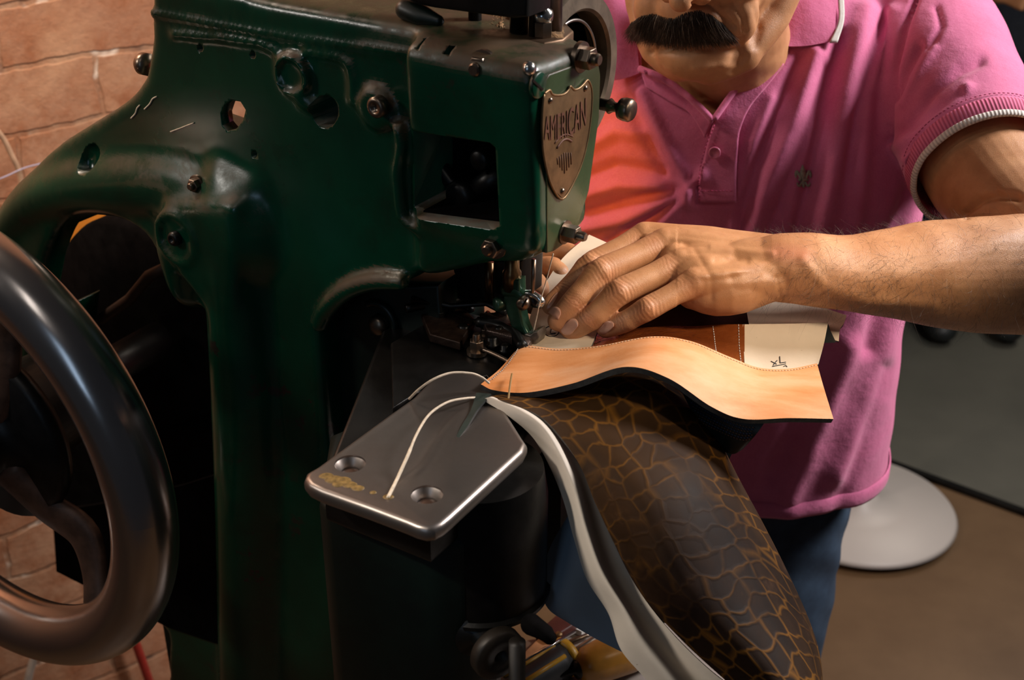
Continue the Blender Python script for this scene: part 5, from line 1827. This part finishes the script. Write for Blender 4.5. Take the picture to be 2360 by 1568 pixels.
def cuffring(off_ax, grow, seg=120):
    out = []
    c_ = cuffc + AX * (-0.004)
    for a in np.linspace(0, 2 * math.pi, seg, endpoint=False):
        dr_ = sdv * math.cos(a) + upv * math.sin(a)
        # find the sleeve surface radius
        loc, nr, i, d = SB.ray_cast(Vector(c_ + dr_ * 0.14), Vector(-dr_))
        r = 0.14 - d if loc is not None else 0.064
        out.append(r)
    out = np.array(out)
    out = np.clip(out, 0.055, 0.072)
    k = np.ones(15) / 15
    out = np.convolve(np.r_[out[-7:], out, out[:7]], k, 'valid')
    return out


cr0 = cuffring(0, 0)
ang = np.linspace(0, 2 * math.pi, 120, endpoint=False)


def ringat(o_, g_):
    return [cuffc + AX * o_ + (sdv * math.cos(a) + upv * math.sin(a)) * (r + g_) for a, r in zip(ang, cr0)]


def band(name, prof, mat, parent):
    b_ = B()
    rows = [ringat(o_, g_) for o_, g_ in prof]
    rows = [np.vstack([r, r[:1]]) for r in rows]
    b_.grid(rows)
    return b_.build(name, mat, parent)


band('cuff_rib', [(-0.004, -0.003), (-0.003, 0.0006), (0.000, 0.0010), (0.012, -0.0008), (0.0128, -0.004), (0.0, -0.004)], RIB, shirt)
band('cuff_trim', [(0.0122, -0.004), (0.0122, -0.0005), (0.014, 0.0004), (0.0175, -0.0008), (0.0185, -0.003), (0.0165, -0.0045), (0.0122, -0.004)], WRIB, shirt)
q = []
for a, r in zip(ang, cr0):
    q.append(cuffc - AX * 0.007 + (sdv * math.cos(a) + upv * math.sin(a)) * (r + 0.0015))
stitches('cuff_stitching', np.array(q + [q[0]]), shirt, simple('dusky_pink_thread', (0.45, 0.08, 0.17), 0.8), 0.0024, 0.0014, 0.0005)
# hem band
hr = []
for k_, (z_, g_) in enumerate([(0.9015, -0.001), (0.9005, 0.0015), (0.904, 0.0030), (0.917, 0.0028), (0.9195, 0.0010)]):
    row = []
    for a in np.linspace(0, 2 * math.pi, 160, endpoint=False):
        dr_ = tS * math.cos(a) - tF * math.sin(a)
        c_ = np.array([.230, 1.245, 0.912])
        loc, nr, i, d = SB.ray_cast(Vector(c_ + dr_ * 0.4), Vector(-dr_))
        r = 0.4 - d if loc is not None else 0.16
        row.append(np.array([c_[0], c_[1], z_]) + dr_ * (r + g_))
    row.append(row[0])
    hr.append(row)
B().grid(hr).build('hem', SHIRT, shirt)

# ---- jeans, shoes
jb = B()
trunk(jb, [(.228, 1.262, .80, .150, .105), (.228, 1.262, .88, .150, .105), (.228, 1.262, .95, .145, .10), (.228, 1.262, .97, .14, .1), (.228, 1.262, .98, .13, .09)])
for s_ in (-1, 1):
    c0 = np.array([.228, 1.262, 0]) + tS * s_ * 0.080
    jb.blob([c0 + UZ * .84, c0 + UZ * .66 + tF * 0.02, c0 + UZ * .48 + tF * .02, c0 + UZ * .26 - tF * .01, c0 + UZ * .09 - tF * .02], [(.082, .095), (.076, .082), (.064, .066), (.058, .062), (.055, .06)], 32, smooth=12, ref=tF)
def jeanspost(o, org):
    v = verts_np(o.data) + rootloc(o); nn = normals_np(o.data)
    setv(o.data, v + nn * (0.002 * snoise(v, 60, 21) + 0.0012 * snoise(v, 150, 22))[:, None] - rootloc(o))
jb.build('jeans', DENIM, man, remesh=0.008, relax=4, post=jeanspost)
for s_ in (-1, 1):
    c0 = np.array([.228, 1.262, 0]) + tS * s_ * 0.082
    B().blob([c0 - tF * .05 + UZ * .045, c0 + tF * .06 + UZ * .045, c0 + tF * .16 + UZ * .035], [(.042, .044), (.044, .044), (.042, .034)], 24, ref=UZ).build('shoe', BLACKL, man)

# ---- hair, eyebrows, moustache
def strands(name, mat, roots, n_seg=5, r=0.00011):
    b_ = B()
    for p0, d0, bend, ln, rr in roots:
        pts = []
        for k in range(n_seg + 1):
            t = k / n_seg
            pts.append(p0 + d0 * ln * t + bend * ln * t * t)
        a_, u_, _ = frame(pts[1] - pts[0])
        o = len(b_.v)
        for k, p in enumerate(pts):
            w = rr * (1 - 0.75 * k / n_seg)
            for q_ in range(3):
                an = q_ * 2.0944
                b_.v.append(tuple(p + a_ * w * math.cos(an) + u_ * w * math.sin(an)))
        for k in range(n_seg):
            for q_ in range(3):
                q2 = (q_ + 1) % 3
                b_.f.append((o + k * 3 + q_, o + k * 3 + q2, o + k * 3 + 3 + q2, o + k * 3 + 3 + q_))
    return b_.build(name, mat, man, smooth=True)


def inpoly(x, y, V):
    c_ = False
    for i in range(len(V)):
        x1, y1 = V[i]; x2, y2 = V[i - 1]
        if (y1 > y) != (y2 > y) and x < (x2 - x1) * (y - y1) / (y2 - y1) + x1:
            c_ = not c_
    return c_


mous = [(1446, 72), (1456, 50), (1478, 36), (1508, 30), (1530, 38), (1552, 42), (1580, 28), (1612, 22), (1640, 34), (1664, 52), (1684, 74), (1688, 86), (1660, 92), (1610, 95), (1555, 93), (1500, 88), (1458, 82)]
dk, gy = [], []
for k in range(12000):
    x, y = random.uniform(1444, 1694), random.uniform(20, 97)
    if not inpoly(x, y, mous):
        continue
    h = hit(HB, x, y, 0)
    if h is None:
        continue
    sx = (x - 1556) / 130
    dr = nrm(-hU * 0.9 + hR * (sx * 1.0 + random.gauss(0, .16)) + hF * (0.55 + random.gauss(0, .12)))
    bend = (-hU * 0.35 - hF * 0.45) + hR * random.gauss(0, .12)
    ln = random.uniform(.007, .0135) * (1 - .30 * max(0, (y - 60) / 30))
    it = (h, dr, bend, ln, random.uniform(.00010, .00017))
    (gy if random.random() < (0.04 + 0.20 * max(0, sx) ** 1.5) else dk).append(it)
strands('moustache', HAIR, dk)
strands('moustache_grey', GREYHAIR, gy)
# arm hair
ah, ag = [], []
axf = nrm(P(1800, 620, .95) - P(2300, 630, .98))
for k in range(11000):
    x, y = random.uniform(1740, 2375), random.uniform(490, 790)
    h = hit(FB, x, y, 0)
    if h is None:
        continue
    dd = np.dot(h - CAM, FW)
    # denser on the underside and towards the elbow
    dens = 0.05 + 0.42 * math.exp(-((x - 1930) / 150) ** 2) * (0.35 + 0.65 * min(1, max(0, (y - 560) / 120))) + 0.13 * (x > 2000)
    if y < 470 or random.random() > dens:
        continue
    loc, nr, i_, d_ = FB.find_nearest(Vector(h))
    nr = np.array(nr)
    tang = nrm(np.array([random.gauss(0, 1), random.gauss(0, 1), random.gauss(0, 1)]) * 0.55 + (-UZ) * 0.55 + axf * 0.35)
    dr = nrm(nr * 0.50 + tang)
    bend = -nr * 0.40 + np.array([random.gauss(0, .6), random.gauss(0, .6), random.gauss(0, .6)])
    it = (h, dr, bend, random.uniform(.009, .019), random.uniform(.00004, .00007))
    (ag if random.random() < .07 else ah).append(it)
# fringe along the upper outline of the forearm and hand
for k in range(260):
    x = random.uniform(1740, 2230)
    y0 = np.interp(x, [1600, 1800, 2000, 2120, 2230], [528, 538, 540, 512, 495])
    h = None
    for yy in np.arange(y0 - 12, y0 + 14, 2):
        h = hit(FB, x, yy, 0)
        if h is not None and np.dot(h - CAM, FW) < 1.02:
            break
        h = None
    if h is None:
        continue
    dr = nrm(UZ * 0.7 + axf * random.gauss(0, .7) + FW * random.gauss(0, .3))
    (ah if random.random() < .7 else ag).append((h, dr, axf * random.gauss(.3, .4), random.uniform(.004, .010), .00004))
strands('arm_hair', HAIR, ah, 7)
strands('arm_hair_grey', GREYHAIR, ag)
# hair on the scalp, as a shaped cap following the skull
hc_ = B()
hc_.ell(H(0, -.020, .060), (.081, .100, .082), hax, 40, 28)
def hairpost(o, org):
    me = o.data
    v = verts_np(me) + rootloc(o)
    loc = np.stack([(v - HC) @ hR, (v - HC) @ hF, (v - HC) @ hU], -1)
    bm = bmesh.new(); bm.from_mesh(me); bm.verts.ensure_lookup_table()
    kill = [f for f in bm.faces if np.mean([loc[x.index][2] for x in f.verts]) < 0.055 + 0.55 * np.mean([loc[x.index][1] for x in f.verts])]
    bmesh.ops.delete(bm, geom=kill, context='FACES')
    bm.to_mesh(me); bm.free()
hc_.build('hair', HAIR, man, post=hairpost, thick=0.006)
for s_ in (-1, 1):
    B().blob([H(.014 * s_, .096, .054), H(.034 * s_, .093, .060), H(.052 * s_, .076, .052)], [(.004, .0025), (.0045, .003), (.003, .002)], 10).build('eyebrow', HAIR, man)
    B().ell(H(.031 * s_, .0835, .029), (.009, .005, .0045), hax, 16, 10).build('eye', simple('eye_white', (.6, .55, .5), .2), man)

# ================================================================== SECOND PERSON, behind at the right
bp = Z(2480, 560, 0)
bp = np.array([1.27, 3.32, 0.012])
p2 = empty('person', tuple(bp), 'person in long dark top and jeans standing far back, beyond the pink sleeve', 'person')
b2 = B()
b2.blob([bp + np.array([.02, 0, .80]), bp + np.array([-.01, 0, 1.16]), bp + np.array([0, .0, 1.36]), bp + np.array([0, 0, 1.44])], [(.17, .12), (.17, .11), (.20, .11), (.10, .07)], 28, ref=np.array([0, -1., 0]), smooth=10)
for s_ in (-1, 1):
    b2.blob([bp + np.array([.21 * s_, 0, 1.38]), bp + np.array([.25 * s_, -.02, 1.12]), bp + np.array([.22 * s_, -.14, .96])], [.055, .048, .036], 20)
b2.build('shirt', NAVY, p2, remesh=0.008, relax=3)
b2 = B()
for s_ in (-1, 1):
    b2.blob([bp + np.array([.085 * s_, 0, .94]), bp + np.array([.09 * s_, -.01, .5]), bp + np.array([.09 * s_, .0, .10])], [(.095, .10), (.07, .075), (.055, .06)], 24)
b2.blob([bp + np.array([-.06, 0, .97]), bp + np.array([.06, 0, .97])], [.11, .11], 24)
b2.build('jeans', DENIM, p2, remesh=0.008, relax=3)
b2 = B()
b2.ell(bp + np.array([0, -.01, 1.60]), (.076, .095, .115))
b2.ell(bp + np.array([0, -.105, 1.585]), (.012, .018, .02))
b2.blob([bp + np.array([0, 0, 1.40]), bp + np.array([0, 0, 1.54])], [.055, .05])
for s_ in (-1, 1):
    b2.ell(bp + np.array([.078 * s_, 0, 1.59]), (.008, .018, .03))
    b2.blob([bp + np.array([0, 0, 1.40]), bp + np.array([.19 * s_, 0, 1.37]), bp + np.array([.245 * s_, -.02, 1.12]), bp + np.array([.22 * s_, -.14, .96])], [.045, .040, .036, .030])
    b2.blob([bp + np.array([.22 * s_, -.14, .96]), bp + np.array([.17 * s_, -.24, .98]), bp + np.array([.14 * s_, -.29, .99])], [.030, .026, .03])
    for k in range(5):
        b2.blob([bp + np.array([.14 * s_, -.30, .975 + .008 * k]), bp + np.array([.11 * s_ , -.35, .965 + .010 * k])], [.009, .008])
b2.build('body', SKIN, p2, remesh=0.005, relax=3)
b2 = B().ell(bp + np.array([0, .008, 1.635]), (.082, .100, .10))
b2.build('hair', HAIR, p2)
for s_ in (-1, 1):
    B().blob([bp + np.array([.09 * s_, .03, .05]), bp + np.array([.09 * s_, -.15, .035])], [(.045, .045), (.042, .032)], 20).build('shoe', BLACKL, p2)
cd_ = P(2330, 88, 3.42)
B().box(cd_, (np.array([1., 0, 0]), UZ, np.array([0, 1., 0])), (0.032, 0.010, 0.008)).build('belt_tag', simple('pale_lilac_tag', (0.32, 0.32, 0.42), 0.6), p2)

# ================================================================== SIDE BENCH WITH TOOLS
BZ = 0.90
bn = np.array([0.118, 0.80, 0.0])
bench = empty('workbench', tuple(bn), 'small worn pale bench under the hanging leather, holding hand tools', 'workbench')
bx, by = np.array([0.98, 0.18, 0]), np.array([-0.18, 0.98, 0])
B().box(bn + UZ * (BZ - .015), (bx, by, UZ), (0.12, 0.14, 0.015)).build('benchtop', BENCH, bench, smooth=False)
for sx in (-1, 1):
    for sy in (-1, 1):
        B().box(bn + bx * sx * .10 + by * sy * .13 + UZ * (BZ / 2 - .015), (bx, by, UZ), (.015, .015, BZ / 2 - .015)).build('leg', DARK, bench, smooth=False)


def Q(x, y, h=0.0):
    return Z(x, y, BZ + h)


# screwdriver with black and yellow handle
a, b_ = Q(1170, 1600, .018), Q(1305, 1515, .018)
ax_ = nrm(b_ - a)
sdr = empty('screwdriver', tuple(a), 'screwdriver with chunky black handle and yellow collar lying on the bench', 'screwdriver')
Lh = np.linalg.norm(b_ - a)
B().lathe(a, ax_, [(.006, -.02), (.014, -.015), (.0165, 0), (.0165, Lh * .5), (.0175, Lh * .8), (.0165, Lh * .93)], 10).build('handle', BLK, sdr)
B().lathe(a + ax_ * Lh * .93, ax_, [(.0165, 0), (.018, .002), (.018, .007), (.012, .010), (.006, .012)], 32).build('collar', YEL, sdr)
for k in range(3):
    an = -0.6 + k * 0.9
    sdx, upx, _ = frame(ax_)
    o_ = sdx * math.sin(an) * .0158 + upx * math.cos(an) * .0158
    B().tube([a + o_ + ax_ * .0, a + o_ + ax_ * Lh * .85], .0022, 8).build('grip_stripe', YEL, sdr)
B().lathe(a + ax_ * (Lh * .93 + .010), ax_, [(.0032, 0), (.0032, .05), (.001, .055)], 16).build('shaft', STEEL, sdr)
# wooden-handled tool
a, b_ = Q(1340, 1540, .0195), Q(1515, 1478, .0195)
ax_ = nrm(b_ - a)
Lh = np.linalg.norm(b_ - a)
aw = empty('awl', tuple(a), 'tool with a fat amber wooden handle lying under the hanging cream lining', 'hand tool')
B().lathe(a, ax_, [(.008, -.004), (.0125, 0), (.0165, .006), (.0185, .02), (.019, Lh * .6), (.016, Lh * .9), (.010, Lh)], 36).build('handle', AMBER, aw)
B().lathe(a, -ax_, [(.0085, 0), (.0085, .006), (.0035, .008), (.002, .03), (.0006, .045)], 20).build('ferrule', DARK, aw)
# steel rods and scraps
tag(B().tube([Q(1200, 1530, .034), Q(1325, 1456, .036)], .0016, 10).build('steel_rod', CHROME), 'thin bright steel rod lying slanted across the maroon scrap on the bench', 'rod')
tag(B().tube([Q(1282, 1494, .006), Q(1350, 1466, .006), Q(1365, 1462, .006)], [.0028, .0022, .0018], 10).build('steel_pin', BOLT), 'short dark steel pin lying beside the maroon scrap on the bench', 'pin')
ms = empty('leather_scrap', tuple(Q(1290, 1450, 0)), 'maroon leather scrap with a round rivet, at the back of the bench', 'leather scrap')
B().prism([Q(x, y, .002) for x, y in [(1235, 1482), (1290, 1432), (1330, 1420), (1345, 1448), (1300, 1478), (1262, 1500)]], UZ * .012, .002).build('scrap', MAROON, ms)
B().ell(Q(1288, 1462, .015), (.0035, .0035, .002)).build('rivet', BRASS, ms)
tag(B().prism([Q(x, y, .001) for x, y in [(1326, 1462), (1336, 1455), (1348, 1462), (1340, 1468)]], UZ * .006).build('paper_scrap', PAPER, smooth=False), 'tiny bright white paper scrap beside the steel pin on the bench', 'paper')
tag(B().prism([Q(x, y, .001) for x, y in [(1208, 1520), (1250, 1478), (1290, 1500), (1240, 1560), (1205, 1570)]], UZ * .008, .001).build('leather_offcut', simple('pale_tan_offcut', (0.45, 0.22, 0.10), 0.6)), 'pale tan leather offcut lying beneath the screwdriver on the bench', 'leather offcut')

# red cable at lower left, twine by the wall
wv = lambda x, y, off=0.03: onplane(x, y, WP - np.array([-WD[1], WD[0], 0]) * off, np.array([-WD[1], WD[0], 0]))
tag(B().tube(cr([wv(250, 1300), wv(305, 1460), wv(340, 1560), wv(380, 1680), wv(400, 1800)], 30), 0.007, 12).build('cable', REDC), 'dark red cable running down the brick wall below the handwheel', 'cable')
tag(B().tube(cr([wv(-20, 285), wv(8, 320), wv(28, 360), wv(44, 395), wv(50, 440), wv(60, 600)], 30), 0.0035, 10).build('cord', simple('tan_cord', (0.50, 0.30, 0.18), 0.8)), 'tan cord hanging against the brick wall at the upper left', 'cord')
tag(B().tube(cr([wv(-40, 425, .05), wv(10, 408, .05), wv(60, 386, .05), wv(120, 372, .05)], 20), 0.0009, 8).build('wire', simple('lilac_wire', (0.45, 0.42, 0.55), 0.5)), 'thin lilac wire stretched in front of the brick wall at the far left', 'wire')
tag(B().tube(cr([wv(85, 1500, .05), wv(70, 1545, .05), wv(55, 1620, .05)], 20), 0.006, 10).build('pipe', simple('pale_pipe', (0.42, 0.34, 0.28), 0.5)), 'pale thin pipe standing low against the wall under the handwheel', 'pipe')

tag(B().prism([wv(x, y, .022) for x, y in [(60, 440), (330, 440), (340, 700), (60, 700)]], np.array([-WD[1], WD[0], 0]) * .012, .001).build('orange_light_board', ORANGE, smooth=False), 'added orange board standing in for orange light on the brick wall, seen through the curved opening of the green frame', 'board')  # board added to paint a patch of orange light onto the wall
